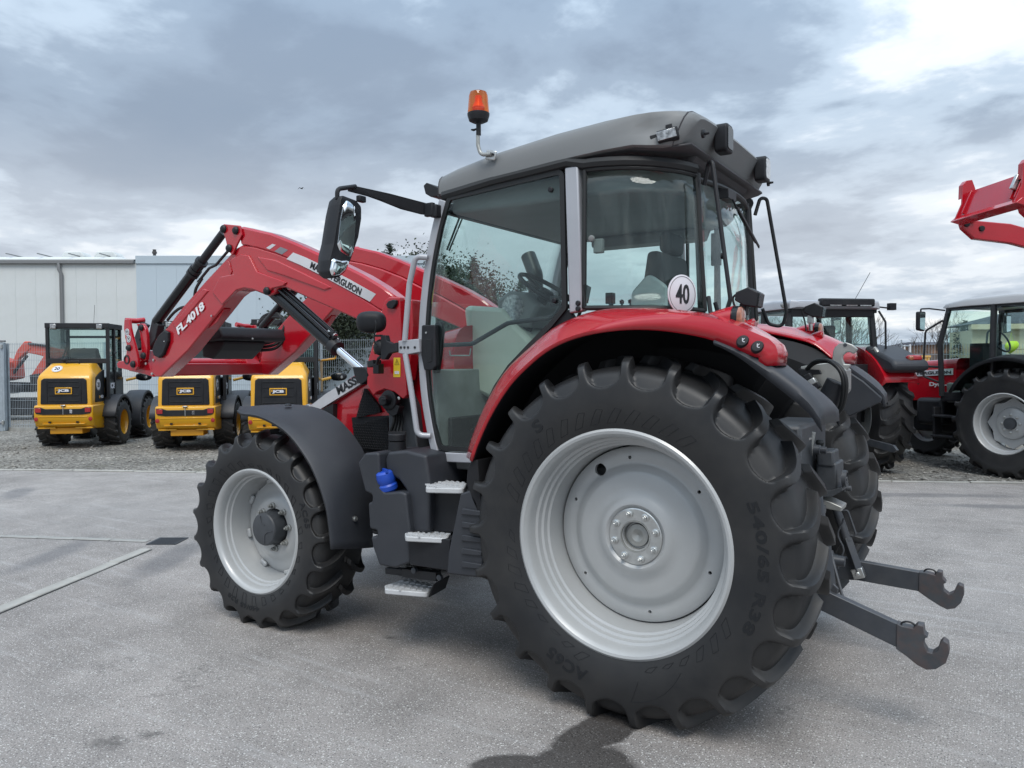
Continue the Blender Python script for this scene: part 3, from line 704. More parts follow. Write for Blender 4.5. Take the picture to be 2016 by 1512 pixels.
# front foot of the fender
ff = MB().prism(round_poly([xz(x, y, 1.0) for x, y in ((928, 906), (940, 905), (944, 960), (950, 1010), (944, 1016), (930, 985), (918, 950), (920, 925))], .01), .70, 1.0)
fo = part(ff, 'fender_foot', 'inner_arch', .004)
# dark extension behind the red fender
EO = [(1405, 671), (1456, 692), (1500, 716), (1545, 744), (1590, 781), (1610, 808)]; EI = [(1470, 690), (1534, 709), (1570, 735), (1610, 766), (1638, 790), (1646, 800)]
eo = lerp_list([at(x, y, Y=1.025) for x, y in EO], 18); ei = lerp_list([at(x, y, Y=.74) for x, y in EI], 18); rows = []
for i, (a, b) in enumerate(zip(eo, ei)):
    t = i/17; dn = Vector((-.30, 0, -.95)); h = .016+.046*sstep(t*1.4)
    r = [a+Vector((0, .0, -h)), a+Vector((0, .006, -h*.3)), a+Vector((0, -.012, .010))]
    for k in range(1, 6): r.append((a+Vector((0, -.012, .010))).lerp(b, k/5)+Vector((.0, 0, .012*math.sin(math.pi*k/5))))
    r.append(b+Vector((0, -.006, -h))); rows.append(r)
last = rows[-1]; mid_ = [p+Vector((-.010, 0, -.014)) for p in last]; rows.append(mid_); rows.append([Vector((p.x-.004, p.y, min(p.z, last[0].z+.01)-.006)) for p in mid_])
ex = MB().grid(rows).build('fender_extension', 'grey_plastic', T, 50, solid=.006)
# lamp pods on the fender
def pod(c, L_, r, name):
    mb = MB(); rings = []
    for k in range(9):
        t = k/8; rr = r*(.12+.88*t**.62); x = c.x+L_*(1-t)
        rings.append([Vector((x, c.y+rr*1.15*math.cos(2*math.pi*j/20), c.z-(.055)*(1-t)*0+rr*math.sin(2*math.pi*j/20)-.03*(1-t)**1.5)) for j in range(20)])
    return mb.loft(rings).build(name, 'red', T, 45)
c1 = at(1446, 629, Y=.86); p1_ = pod(c1, .22, .060, 'lamp_pod')
lamp = MB().lathe([(0, .058), (-.022, .058), (-.024, .056)], c1, 'x', 32).build('lamp_base', 'black_gloss', p1_)
ln = MB().lathe([(-.020, .055), (-.030, .054), (-.037, .047), (-.041, .030), (-.042, .001)], c1, 'x', 32).build('indicator_lens', 'lens_amber', p1_)
c2 = at(1484, 643, Y=.76); p2_ = pod(c2, .13, .036, 'lamp_pod'); MB().lathe([(0, .026), (-.008, .026), (-.010, .001)], c2, 'x', 20).build('tail_lens', 'lens_red', p2_)
# push buttons on the fender side
btns = []
for (x, y) in ((1462, 673), (1491, 684)):
    c = at(x, y, Y=1.018); b = MB().lathe([(-.03, .025), (.010, .025), (.016, .021), (.017, .001)], c, (Vector((-.25, .9, .35)).normalized(), Vector((1, .25, 0)).normalized(), Vector((-.1, -.34, 1)).normalized()), 24).build('lift_button', 'black_plastic', T)
    d = Vector((-.25, .9, .35)).normalized(); cc = c+d*.0175; btns.append(b)
    MB().box(cc+Vector((0, 0, .002)), (.004, .002, .014)).box(cc+Vector((-.002, 0, -.006)), (.014, .002, .003)).box(cc+Vector((-.005, 0, .005)), (.009, .002, .003), (0, .7, 0)).build('symbol', 'sign_white', b, 0)
part(MB().box(at(1537, 688, Y=.68), (.022, .05, .035)), 'socket', 'black_plastic', .004)
sk = part(MB().prism([(lambda p: (p.x, p.z))(at(x, y, Y=-.72)) for x, y in ((1628, 735), (1668, 729), (1700, 750), (1737, 783), (1734, 792), (1676, 818), (1618, 832), (1600, 800))], -.73, -.70), 'fender_skirt', 'grey_plastic', .006)
for o in (fd, ar, fo, ex, p1_, p2_): mirror(o)
# ---- cab frame
YS = .75
AP = smooth_path([(872, 394), (858, 448), (845, 515), (836, 585), (831.5, 650), (831.5, 710), (836, 775), (846, 840), (860, 905)], YS)
ap = part(band_prism(MB(), AP, .048, .70, .757), 'door_post', 'silver', .006)
sill = part(MB().prism([xz(x, y, YS) for x, y in ((851, 884), (868, 890), (935, 893), (929, 912), (858, 909))], .69, .752), 'door_sill', 'silver', .006)
bp_ = part(MB().prism([xz(x, y, YS) for x, y in ((1113, 331), (1139, 326), (1148, 612), (1122, 617))], .70, .760), 'middle_post', 'silver', .008)
for y in (598, 609):
    MB().lathe([(0, .0135), (.006, .0135), (.010, .010), (.0105, .001)], at(1138.5, y-1, Y=.76), 'y', 18).build('plug', 'black_plastic', bp_)
# door glass with its seal
DG = [(884, 390), (1106, 337), (1111, 606), (1083, 640), (1042, 681), (1003, 722), (976, 762), (953, 812), (938, 868), (934, 886), (866, 882), (853, 835), (844, 775), (839.5, 710), (839.5, 650), (844, 588), (853, 518), (866, 450)]
dgp = round_poly([xz(x, y, YS) for x, y in DG], [.03, .03, .01, 0, 0, 0, 0, 0, 0, .03, .04, 0, 0, 0, 0, 0, 0, 0])
gl = part(MB().prism(dgp, .742, .747), 'door_glass', 'cab_glass', smooth=0)
seal = part(band_prism(MB(), dgp, .026, .734, .753, True), 'door_seal', 'rubber_seal')
# fender-side infill under the glass edge
inf = part(band_prism(MB(), smooth_path([(1124, 618), (1083, 650), (1042, 690), (1003, 731), (976, 771), (953, 820), (936, 880), (930, 905)], .74, 3), .05, .70, .738), 'lower_door_frame', 'black_plastic')
# hinges on the glass, latch and handle
for (x, y) in ((1085, 374), (1092, 592)):
    MB().lathe([(-.004, .013), (.010, .014), (.014, .010), (.0145, .001)], at(x, y, Y=.748), 'y', 20).build('glass_bolt', 'black_plastic', gl)
MB().box(at(1092, 592, Y=.735), (.05, .012, .05)).build('hinge_plate', 'black_plastic', gl, bevel=.004)
hd = part(MB().prism(round_poly([xz(x, y, .77) for x, y in ((833, 640), (859, 640), (861, 720), (854, 729), (838, 729), (832, 700))], .012), .748, .785), 'door_handle', 'black_plastic', .006)
MB().prism(round_poly([xz(x, y, .77) for x, y in ((842, 668), (854, 668), (854, 712), (845, 714))], .006), .784, .7875).build('grip_recess', 'black_gloss', hd, bevel=.001)
MB().lathe([(0, .006), (.004, .005)], at(839, 655, Y=.786), 'y', 12).build('lock', 'zinc', hd)
part(MB().prism(round_poly([xz(x, y, .74) for x, y in ((856, 636), (866, 632), (872, 650), (868, 690), (862, 735), (852, 735))], .01), .715, .741), 'door_latch', 'black_plastic', .005)
# inside pull bar of the door
part(MB().tube(fillet([at(866, 680, Y=.70), at(930, 677, Y=.69), at(1000, 636, Y=.69), at(1088, 625, Y=.70), at(1108, 600, Y=.73)], .10, 8), .0125, 10), 'pull_bar', 'black_plastic')
part(MB().tube(fillet([at(885, 690, Y=.70), at(886, 700, Y=.70), at(925, 700, Y=.70), at(927, 686, Y=.70)], .01, 4), .004, 8), 'latch_lever', 'cab_grey')
# ---- curved rear quarter glass
QP = [(.312, .748), (.20, .745), (.06, .722), (-.06, .665), (-.145, .575), (-.185, .47)]
def qpath(n=5): return [(p.x, p.y) for p in catmull([(a, b, 0) for a, b in QP], n)]
def qz(t, k):  # top and bottom edge heights along the glass (from the photo's outline)
    top = 2.585-.035*sstep(t*1.1); bot = 1.905+.0*t-.02*t
    return bot+(top-bot)*k
def qlean(t, k): return .985-.015*k
qp = qpath(); m_ = len(qp)
def qpt(i, k, off=0., n=None):
    x, y = qp[i]; a = qp[min(i+1, m_-1)]; b = qp[max(i-1, 0)]; tx, ty = a[0]-b[0], a[1]-b[1]; l = math.hypot(tx, ty); nx, ny = -ty/l, tx/l
    if ny < 0: nx, ny = -nx, -ny
    t = i/(m_-1); sh = .045*t*(k-.5)   # the rear edge leans forward at the top
    return Vector((x+sh+nx*off, y+ny*off-.012*(k-.2)*(1-t), qz(t, k)))
qg = part(MB().grid([[qpt(i, k/6, .003) for i in range(m_)] for k in range(7)]), 'quarter_glass', 'cab_glass', solid=.005, smooth=60)
loop = [qpt(i, 0) for i in range(m_)]+[qpt(m_-1, k/6) for k in range(1, 6)]+[qpt(i, 1) for i in reversed(range(m_))]+[qpt(0, k/6) for k in reversed(range(1, 6))]
qs = part(MB().tube(loop, .0125, 8, closed=True), 'quarter_seal', 'rubber_seal')
# ---- rear window and its frame
def rw_pt(y, k):
    x = -.232+.055*(abs(y)/.45)**2.2; return Vector((x+.045*(k-.5), y*(1-.04*k), 1.60+(2.54-1.60)*k))
rg = part(MB().grid([[rw_pt(-.43+.86*i/16, k/4) for i in range(17)] for k in range(5)]), 'rear_window', 'cab_glass', solid=.005, smooth=60)
for s in (1, -1): part(MB().tube([rw_pt(s*.455, -.05), rw_pt(s*.455, .5), rw_pt(s*.455, 1.03)], .019, 10), 'rear_post', 'black_plastic')
for k_ in (0, 1): part(MB().tube([rw_pt(-.44+.88*i/12, k_) for i in range(13)], .016, 8), 'window_frame', 'rubber_seal')
part(MB().prism(round_poly([(p[0], p[1]) for p in ((-.16, .42), (-.16, -.42), (-.05, -.46), (-.05, .46))], .02), 1.10, 1.62, 'xy'), 'cab_rear_wall', 'black_plastic')
# handles outside the rear window
def rail(s):
    p = [Vector((-.200, .46*s, 2.50)), Vector((-.225, .475*s, 2.60)), Vector((-.255, .51*s, 2.60)), Vector((-.36, .56*s, 1.93)), Vector((-.335, .57*s, 1.84)), Vector((-.26, .54*s, 1.86)), Vector((-.235, .50*s, 1.95))]
    return part(MB().tube(fillet(p, .04, 6), .0105, 10), 'grab_rail', 'black_plastic')
rail(1); rail(-1)
wp = part(MB().box((-.225, .16, 2.50), (.05, .14, .05)).tube([(-.25, .16, 2.48), (-.262, .05, 2.40), (-.268, -.22, 2.30)], .006, 6).box((-.270, -.08, 2.36), (.008, .44, .018), (.35, 0, 0)), 'wiper', 'black_plastic', .003)
part(MB().lathe([(0, .016), (-.02, .016), (-.026, .008)], (-.236, .30, 2.17), 'x', 16).tube([(-.236, .40, 1.93), (-.255, .40, 1.86), (-.25, .36, 1.75)], .011, 8), 'window_latch', 'black_plastic')
# ---- other side of the cab
for o in (ap, sill, bp_, gl, seal, inf, qg, qs): mirror(o)
part(MB().box((1.20, 0, 2.50), (.05, 1.36, .06)), 'windscreen_frame', 'black_plastic', .01)
ws = []
for k in range(9):
    j = int(k/8*(len(AP)*.62)); x, z = AP[j]; ws.append([Vector((x+.05*(1-(y/.7)**2), y, z)) for y in [-.69+1.38*i/10 for i in range(11)]])
part(MB().grid(ws), 'windscreen', 'cab_glass', solid=.005, smooth=60)
part(MB().box((.50, 0, 1.07), (1.55, 1.34, .07)), 'cab_floor', 'cab_grey', .01)
part(MB().box((.95, .0, 1.125), (.60, 1.20, .03)).box((1.26, 0, 1.22), (.03, 1.2, .20)), 'floor_mat', 'black_plastic', .01)
# ---- roof
RS = [(1.275, .60, 2.585, 2.640), (1.262, .685, 2.575, 2.668), (1.225, .735, 2.572, 2.690), (1.10, .755, 2.582, 2.715), (.83, .765, 2.612, 2.762), (.47, .768, 2.642, 2.806), (.20, .768, 2.657, 2.826), (.05, .765, 2.660, 2.832), (-.02, .755, 2.650, 2.834), (-.08, .735, 2.646, 2.834), (-.14, .715, 2.650, 2.830), (-.195, .69, 2.655, 2.822), (-.225, .665, 2.662, 2.808), (-.238, .64, 2.675, 2.790)]
rows = []
for (x, h, zb, zt) in RS:
    dz = zt-zb; lean = .075 if x < -.19 else .03 if x < -.1 else 0
    rec = .045*math.exp(-((x+.02)/.07)**2)                # pocket for the side work lamp
    sec = [(h-.045, -.004), (h-.008, .0), (h, .03), (h+.001-rec*.4, .30), (h-.003-rec, .55), (h-.012-rec*.5, .74), (h-.034, .90), (h-.075, .975), (h-.16, 1.02), (h*.55, 1.07), (0, 1.10)]
    r = [Vector((x+lean*(1-max(0, min(1, c)))*.95, a, zb+dz*c)) for a, c in sec]; r += [Vector((p.x, -p.y, p.z)) for p in reversed(r[:-1])]; rows.append(r)
mbr = MB().grid(rows)
for r in (rows[0], rows[-1]): mbr.add(r, [tuple(range(len(r)))])
rf = part(mbr, 'cab_roof', 'roof_grey', smooth=38)
MB().tube([p+Vector((.002, 0, 0)) for p in rows[-3][1:-1]], .004, 5).build('roof_seam', 'roof_under', rf)
MB().tube([p+Vector((0, 0, .0)) for p in rows[2][1:-1]], .0035, 5).build('roof_seam', 'roof_under', rf)
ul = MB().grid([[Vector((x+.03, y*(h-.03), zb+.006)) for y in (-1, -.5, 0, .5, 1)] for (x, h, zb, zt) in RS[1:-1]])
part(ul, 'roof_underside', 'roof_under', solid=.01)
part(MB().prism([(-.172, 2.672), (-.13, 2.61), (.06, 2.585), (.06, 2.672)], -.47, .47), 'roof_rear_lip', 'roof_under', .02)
# header strip between roof and glass
part(MB().tube([(1.19, .735, 2.560), (.85, .745, 2.600), (.40, .748, 2.635)]+[qpt(i, 1)+Vector((0, 0, .03)) for i in range(0, m_, 3)], .026, 8, flat=1.1), 'header_rail', 'rubber_seal')
mirror(LAST[0])
part(MB().prism([(1.18, -.68), (.15, -.68), (.0, -.60), (-.09, -.42), (-.09, .42), (.0, .60), (.15, .66), (1.18, .68)], 2.47, 2.60, 'xy').prism([(.9, -.68), (.15, -.68), (.15, -.50), (.9, -.50)], 2.40, 2.47, 'xy'), 'headliner', 'cab_grey', .02)
# front roof lamp under the visor
part(MB().prism(round_poly([xz(x, y, .66) for x, y in ((842, 368), (848, 362), (872, 372), (876, 388), (856, 390), (846, 384))], .008), .50, .70), 'roof_lamp', 'black_plastic', .004); mirror(LAST[0])
# rear roof lamps
def roof_lamp(y, clear):
    x = -.238; z = 2.755
    b = part(MB().prism(round_poly([(y-.055, z-.075), (y+.055, z-.075), (y+.055, z+.065), (y-.055, z+.065)], .025), x+.02, x-.045, 'yz'), 'rear_roof_lamp', 'black_plastic', .008)
    MB().prism(round_poly([(y-.045, z-.062), (y+.045, z-.062), (y+.045, z+.052), (y-.045, z+.052)], .02), x-.044, x-.049, 'yz').build('lamp_lens', 'lens_clear' if clear else 'black_gloss', b, bevel=.003)
roof_lamp(.315, False); roof_lamp(-.42, True)
for y in (.60, -.60): part(MB().lathe([(0, .02), (-.012, .02), (-.014, .008), (-.035, .006)], (-.235, y, 2.71), 'x', 12), 'washer_nozzle', 'black_plastic')
# side work lamp in the roof pocket
lc = at(1316, 262, Y=.755)
sl_ = part(MB().box(lc+Vector((.02, -.045, .0)), (.10, .07, .055), (0, .22, .35)), 'side_lamp', 'black_plastic', .006)
MB().box(lc+Vector((.0125, -.006, -.002)), (.088, .006, .042), (0, .22, .35)).build('lamp_lens', 'lens_clear', sl_, bevel=.002)
MB().box(lc+Vector((.075, -.03, .0)), (.05, .025, .022), (0, .2, .3)).box(lc+Vector((.015, -.05, .038)), (.03, .03, .03), (0, .2, .3)).build('bracket', 'black_plastic', sl_, bevel=.003)
# beacon
bc = empty('beacon', (0, 0, 0), 0, T)
bx, by = .958, .735; b0 = at(968, 306, Y=.772)
MB().box(b0+Vector((0, .006, 0)), (.065, .012, .050), (0, -.25, 0)).build('clamp', 'zinc', bc, bevel=.006)
MB().lathe([(0, .006), (.008, .006), (.010, .001)], b0+Vector((-.018, .012, 0)), 'y', 10).build('clamp_bolt', 'black_steel', bc)
top_ = at(946, 263, Y=.77)
MB().tube(fillet([b0+Vector((-.01, .022, 0)), b0+Vector((.055, .022, .006)), Vector((top_.x, b0.y+.022, b0.z+.06)), Vector((top_.x, b0.y+.022, top_.z))], .05, 7), .0105, 12).build('stalk', 'bare_metal', bc)
tb = Vector((top_.x-.004, b0.y+.022, top_.z))
MB().lathe([(-.015, .013), (.045, .013), (.048, .018), (.055, .020)], tb, 'z', 16).tube([tb+Vector((0, 0, .02)), tb+Vector((.03, 0, .018))], .006, 8).box(tb+Vector((.036, 0, .018)), (.012, .022, .006)).build('socket', 'black_plastic', bc)
MB().lathe([(.050, .030), (.060, .050), (.085, .058), (.098, .059), (.100, .056)], tb, 'z', 32).build('beacon_base', 'black_plastic', bc)
gl2 = MB().lathe([(.098, .0555), (.110, .057), (.118, .0555), (.190, .050), (.208, .044), (.214, .030), (.215, .001)], tb, 'z', 32).build('beacon_dome', 'amber_glass', bc)
pbr('beacon_inner', (.75, .22, .03), .35)
MB().lathe([(.100, .030), (.13, .034), (.16, .020), (.19, .018), (.195, .001)], tb, 'z', 16).build('reflector', 'beacon_inner', bc)
# ---- inside the cab
part(MB().prism(round_poly([xz(x, y, .25) for x, y in ((905, 600), (985, 605), (1010, 640), (1040, 670), (1035, 770), (985, 800), (925, 770), (915, 690))], .04), -.22, .22), 'steering_console', 'cream', .03)
part(MB().box((.30, -.57, 1.895), (.92, .32, .07)).box((.42, -.425, 1.48), (1.15, .04, .76)), 'side_console', 'cream', .02)
part(MB().box((.13, .53, 1.885), (.28, .24, .05)), 'side_shelf', 'cream', .02)
part(MB().prism(round_poly([xz(x, y, .2) for x, y in ((975, 590), (1000, 572), (1035, 575), (1062, 600), (1040, 645), (985, 640))], .03), -.20, .20), 'dashboard', 'cab_grey', .03)
MB().lathe([(0, .085), (.012, .08), (.014, .001)], at(1012, 606, Y=.19), 'y', 28).build('instrument_glass', 'lens_clear', LAST[0])
swc = at(1078, 572, Y=.12); ax = Vector((-.55, 0, .83)).normalized(); U_ = Vector((0, 1, 0)); V_ = ax.cross(U_)
sw = MB(); sw.tube([swc+U_*(.19*math.cos(2*math.pi*k/36))+V_*(.19*math.sin(2*math.pi*k/36)) for k in range(36)], .014, 8, closed=True)
part(sw, 'steering_wheel', 'black_plastic')
s2 = MB()
for k in range(3): s2.tube([swc-ax*.03, swc+U_*(.19*math.cos(2.09*k+.5))+V_*(.19*math.sin(2.09*k+.5))], .010, 6)
s2.lathe([(-.05, .05), (.0, .045), (.005, .001)], swc, (ax, U_, V_), 20).tube([swc-ax*.03, swc-ax*.30], .035, 12).build('spokes', 'black_plastic', LAST[0])
seat = MB().box((.42, 0, 1.66), (.46, .48, .12), (0, -.06, 0)); part(seat, 'seat_cushion', 'seat_cloth', .04, seg=3)
part(MB().prism(round_poly([(.16, 1.66), (.28, 1.66), (.24, 1.98), (.20, 2.24), (.13, 2.24), (.09, 1.98)], .03), -.22, .22), 'seat_backrest', 'seat_cloth', .03, seg=3)
part(MB().box((.14, 0, 2.30), (.07, .24, .12)), 'headrest', 'seat_cloth', .03, seg=3)
part(MB().box((.42, 0, 1.35), (.34, .34, .44)), 'seat_base', 'cab_grey', .02)
part(MB().box((.45, -.30, 1.86), (.40, .09, .07)).tube([(.62, -.30, 1.88), (.66, -.30, 2.02)], .015).box((.66, -.30, 2.04), (.05, .05, .07)), 'armrest', 'black_plastic', .02)
part(MB().tube([(.06, -.60, 1.9), (.08, -.62, 2.50)], .018, 8).box((.06, -.55, 2.33), (.06, .03, .20)).box((.05, -.53, 2.1), (.03, .02, .26)), 'monitor_rail', 'black_plastic', .005)
part(MB().box((.25, .71, 2.21), (.05, .03, .07)).lathe([(0, .018), (.012, .018), (.016, .010)], (.275, .735, 2.245), 'y', 16), 'window_catch', 'cab_grey', .005)
# clear protective film over the seat, operator bag on the floor
part(MB().prism(round_poly([(.08, 1.74), (.30, 1.72), (.28, 2.02), (.18, 2.12), (.07, 2.04)], .05), .225, .25), 'seat_film', 'clear_film', .02)
part(MB().slab([(1.315, -.66, 1.10), (1.315, .66, 1.10), (1.345, .66, 1.60), (1.345, -.66, 1.60)], (-.03, 0, 0)), 'firewall', 'firewall', .01)
part(MB().box((1.12, .30, 1.16), (.22, .30, .05)).box((1.16, .42, 1.24), (.10, .08, .06), (0, .5, 0)).box((1.16, .24, 1.24), (.10, .08, .06), (0, .5, 0)), 'pedals', 'black_plastic', .01)
part(MB().tube([(1.30, .02, 1.12), (1.28, .02, 1.62)], .05, 10), 'column_cover', 'cab_grey')
# exhaust stack on the far side
part(MB().tube(fillet([(1.42, -.66, 1.55), (1.42, -.66, 2.27), (1.50, -.69, 2.42)], .10, 8), .055, 16).lathe([(0, .075), (.5, .075)], (1.42, -.66, 1.60), 'z', 20), 'exhaust_stack', 'black_steel')
# speed plate
pc = at(1343, 579, Y=.645); pn = Vector((-.90, .43, .02)).normalized(); pu = Vector((0, 0, 1)); px_ = pu.cross(pn).normalized()
sp = MB().lathe([(-.002, .092), (.002, .092), (.0025, .091)], pc, (pn, px_, pu), 56); so = part(sp, 'speed_plate', 'sign_white')
ring = []
MB().tube([pc+pn*.0025+px_*(.083*math.cos(2*math.pi*k/56))+pu*(.083*math.sin(2*math.pi*k/56)) for k in range(56)], .0014, 6, closed=True).build('ring', 'ink', so)
lettering('40', pc+pn*.003, px_, pu, .088, .094, 'ink', so, bold=.02)
# warning strip on the door post and the parked windscreen wipers
wl_ = part(MB().prism([xz(x, y, .738) for x, y in ((852, 520), (858, 522), (852, 575), (848, 612), (843, 612), (844, 560))], .732, .7355), 'warning_strip', 'yellow_label')
for y in (540, 572, 600):
    c = at(849 if y < 590 else 846.5, y, Y=.7365); MB().tube([c+Vector((0, 0, .014)), c+Vector((.009, 0, -.008)), c+Vector((-.009, 0, -.008))], .0012, 4, closed=True).build('symbol', 'ink', wl_, 0)
part(MB().tube([at(914, 404, X=1.20), at(880, 492, X=1.33)], .006, 6).tube([at(920, 406, X=1.20), at(884, 494, X=1.33)], .005, 6), 'screen_wiper', 'black_plastic')
part(MB().tube([(.92, -.25, 1.80), (.86, -.32, 2.02)], .012, 8).box((.85, -.33, 2.08), (.03, .16, .11), (0, -.2, .3)), 'display', 'black_plastic', .008)
for k in range(3): part(MB().tube([(.55+.06*k, -.52, 1.93), (.56+.06*k, -.52, 2.02)], .007, 6).lathe([(0, .014), (.02, .016), (.03, .001)], (.56+.06*k, -.52, 2.02), 'z', 10), 'lever', 'black_plastic')
for k in range(2): part(MB().tube(catmull([(.95, .30-.1*k, 1.15), (1.05, .2, 1.35), (1.0, .10+.05*k, 1.55), (.9, .0, 1.7)], 5), .009, 6), 'cable', 'rubber_seal')
# ------------------------------------------------------------------ main tractor: bonnet, loader, tank, mudguards, mirror, hitch
def loft_body(secs, name, mat, parent=T, smooth=40, r=.30, n=5):
    """rounded-rectangle sections across y: (x, half width, z bottom, z top)"""
    rings = []
    for (x, h, zb, zt) in secs:
        P = round_poly([(-h, zb), (h, zb), (h*.96, zt), (-h*.96, zt)], [.02, .02, r*h, r*h], n); rings.append([Vector((x, a, b)) for a, b in P])
    return MB().loft(rings).build(name, mat, parent, smooth)
bon = loft_body([(1.36, .43, 1.20, 1.87), (1.70, .425, 1.18, 1.80), (2.00, .42, 1.16, 1.695), (2.30, .41, 1.14, 1.560), (2.55, .385, 1.12, 1.43), (2.72, .33, 1.08, 1.335), (2.84, .25, 1.02, 1.26), (2.90, .14, 1.0, 1.20)], 'bonnet', 'red', r=.42)
YB = .432
MB().prism([xz(x, y, YB) for x, y in ((607, 802), (640, 776), (680, 751), (724, 727), (800, 696), (850, 680), (850, 704), (800, 718), (724, 748), (680, 775), (630, 806))], .40, YB, ).build('side_stripe', 'decal_silver', bon, bevel=.002)
a_, b_ = at(664, 770, Y=YB), at(718, 737.5, Y=YB); d_ = (b_-a_); L_ = d_.length/5*13.0
lettering('MASSEY FERGUSON', a_+d_.normalized()*(L_/2)+Vector((0, .002, 0)), d_, (.25, 0, 1), L_, .058, 'ink', bon, bold=.03)
MB().prism([xz(x, y, YB) for x, y in ((596, 799), (607, 795), (614, 803), (602, 812), (596, 808))], .36, YB+.002).build('headlamp', 'lens_clear', bon, bevel=.006)
MB().prism([xz(x, y, .44) for x, y in ((634, 806), (655, 795), (655, 830), (642, 832))], .36, .437).build('side_vent', 'black_plastic', bon)
# mesh grilles in the bonnet side: a dark opening with honeycomb bars
def honeycomb(poly, y, cell, name, parent):
    xs = [p[0] for p in poly]; zs = [p[1] for p in poly]; mb = MB()
    def inside(x, z):
        c = False
        for (x0, z0), (x1, z1) in zip(poly, poly[1:]+poly[:1]):
            if (z0 > z) != (z1 > z) and x < (x1-x0)*(z-z0)/(z1-z0)+x0: c = not c
        return c
    i = 0; z = min(zs)
    while z < max(zs):
        x = min(xs)+(cell*.5 if i % 2 else 0)
        while x < max(xs):
            if inside(x, z):
                ring = [(x+cell*.56*math.cos(R_(30+60*k)), y, z+cell*.56*math.sin(R_(30+60*k))) for k in range(6)]
                mb.tube(ring, cell*.075, 4, closed=True)
            x += cell
        z += cell*.866; i += 1
    o = mb.build(name, 'black_plastic', parent, 0); tag(o, kind='stuff'); return o
G1 = [xz(x, y, .44) for x, y in ((716, 765), (745, 800), (748, 812), (700, 822))]
G2 = [xz(x, y, .44) for x, y in ((692, 838), (762, 822), (766, 884), (735, 886), (712, 880), (700, 860))]
for g_ in (G1, G2):
    go = part(MB().prism(g_, .40, .436), 'grille', 'void'); honeycomb(g_, .439, .020, 'grille_mesh', go)
part(MB().prism([xz(x, y, .43) for x, y in ((690, 822), (765, 818), (770, 890), (715, 890), (695, 862))], -.40, .42), 'engine_cover', 'black_plastic')
# ---- front loader (left side mirrored to the other side)
YA0, YA1 = .46, .58
ARM = [(752, 612), (712, 586), (672, 562), (631, 541), (588, 517), (545, 499), (505, 487), (477, 482), (462, 490), (450, 505), (405, 553), (359, 605), (331, 642), (306, 668), (301, 700), (297, 732), (306, 742), (316, 742), (370, 690), (431, 614), (455, 583), (468, 573), (484, 569), (500, 572), (528, 583), (540, 578), (548, 566), (562, 566), (609, 588), (664, 612), (698, 627), (735, 645), (760, 640)]
arm = part(MB().prism([xz(x, y, YA1) for x, y in ARM], YA0, YA1), 'loader_arm', 'red', .010, seg=2)
# pressed-in and raised panels of the arm side
MB().prism([xz(x, y, YA1) for x, y in ((456, 512), (474, 500), (492, 503), (508, 535), (566, 556), (560, 563), (538, 568), (528, 580), (500, 570), (484, 567), (468, 571), (440, 600), (420, 575), (436, 545), (462, 540))], YA1-.01, YA1+.013).build('gusset', 'red', arm, bevel=.006)
MB().prism([xz(x, y, YA1) for x, y in ((506, 505), (545, 512), (600, 538), (655, 566), (640, 572), (560, 543), (528, 533))], YA1-.01, YA1+.009).build('side_panel', 'red', arm, bevel=.008)
MB().prism([xz(x, y, YA1) for x, y in ((446, 513), (452, 515), (458, 534), (455, 542))], YA1-.01, YA1+.007).build('weld_rib', 'red', arm, bevel=.003)
MB().prism([xz(x, y, YA1) for x, y in ((340, 638), (402, 568), (412, 572), (348, 648))], YA1-.01, YA1+.008).build('side_panel', 'red', arm, bevel=.007)
TUBE = [(468, 447), (478, 446), (534, 459), (582, 478), (628, 499), (672, 519), (714, 540), (752, 563), (782, 586), (776, 608), (760, 618), (742, 608), (712, 587), (672, 563), (631, 543), (588, 519), (545, 501), (505, 489), (474, 483)]
tb_ = part(MB().prism([xz(x, y, YA1) for x, y in TUBE], .475, YA1+.004), 'upper_link', 'red', .014, seg=1)
def decal(px, mat, y=YA1+.0055, th=.003): return MB().prism([xz(x, yy, y) for x, yy in px], y-th, y).build('decal', mat, tb_, 0)
decal(((536, 480), (543, 482), (531, 491), (524, 488)), 'decal_silver')
decal(((552, 486), (567, 492), (555, 501), (540, 495)), 'decal_dark')
decal(((577, 497), (600, 506), (640, 525), (690, 551), (740, 579), (728, 594), (680, 568), (628, 540), (590, 521), (564, 510)), 'decal_silver')
a_, b_ = at(612, 521, Y=YA1+.006), at(711, 575, Y=YA1+.006); d_ = b_-a_; nrm_ = Vector((d_.z, 0, -d_.x)).normalized()*-1
lettering('MASSEY FERGUSON', (a_+b_)/2, d_, (.35, 0, 1), d_.length, .044, 'ink', tb_, bold=.03, thick=.002)
a_, b_ = at(349, 652, Y=YA1+.0085), at(401, 600, Y=YA1+.0085); d_ = b_-a_
lettering('FL.4018', (a_+b_)/2, d_, (.6, 0, .6), d_.length, .062, 'white_paint', arm, bold=.03, shear=.12, thick=.002)
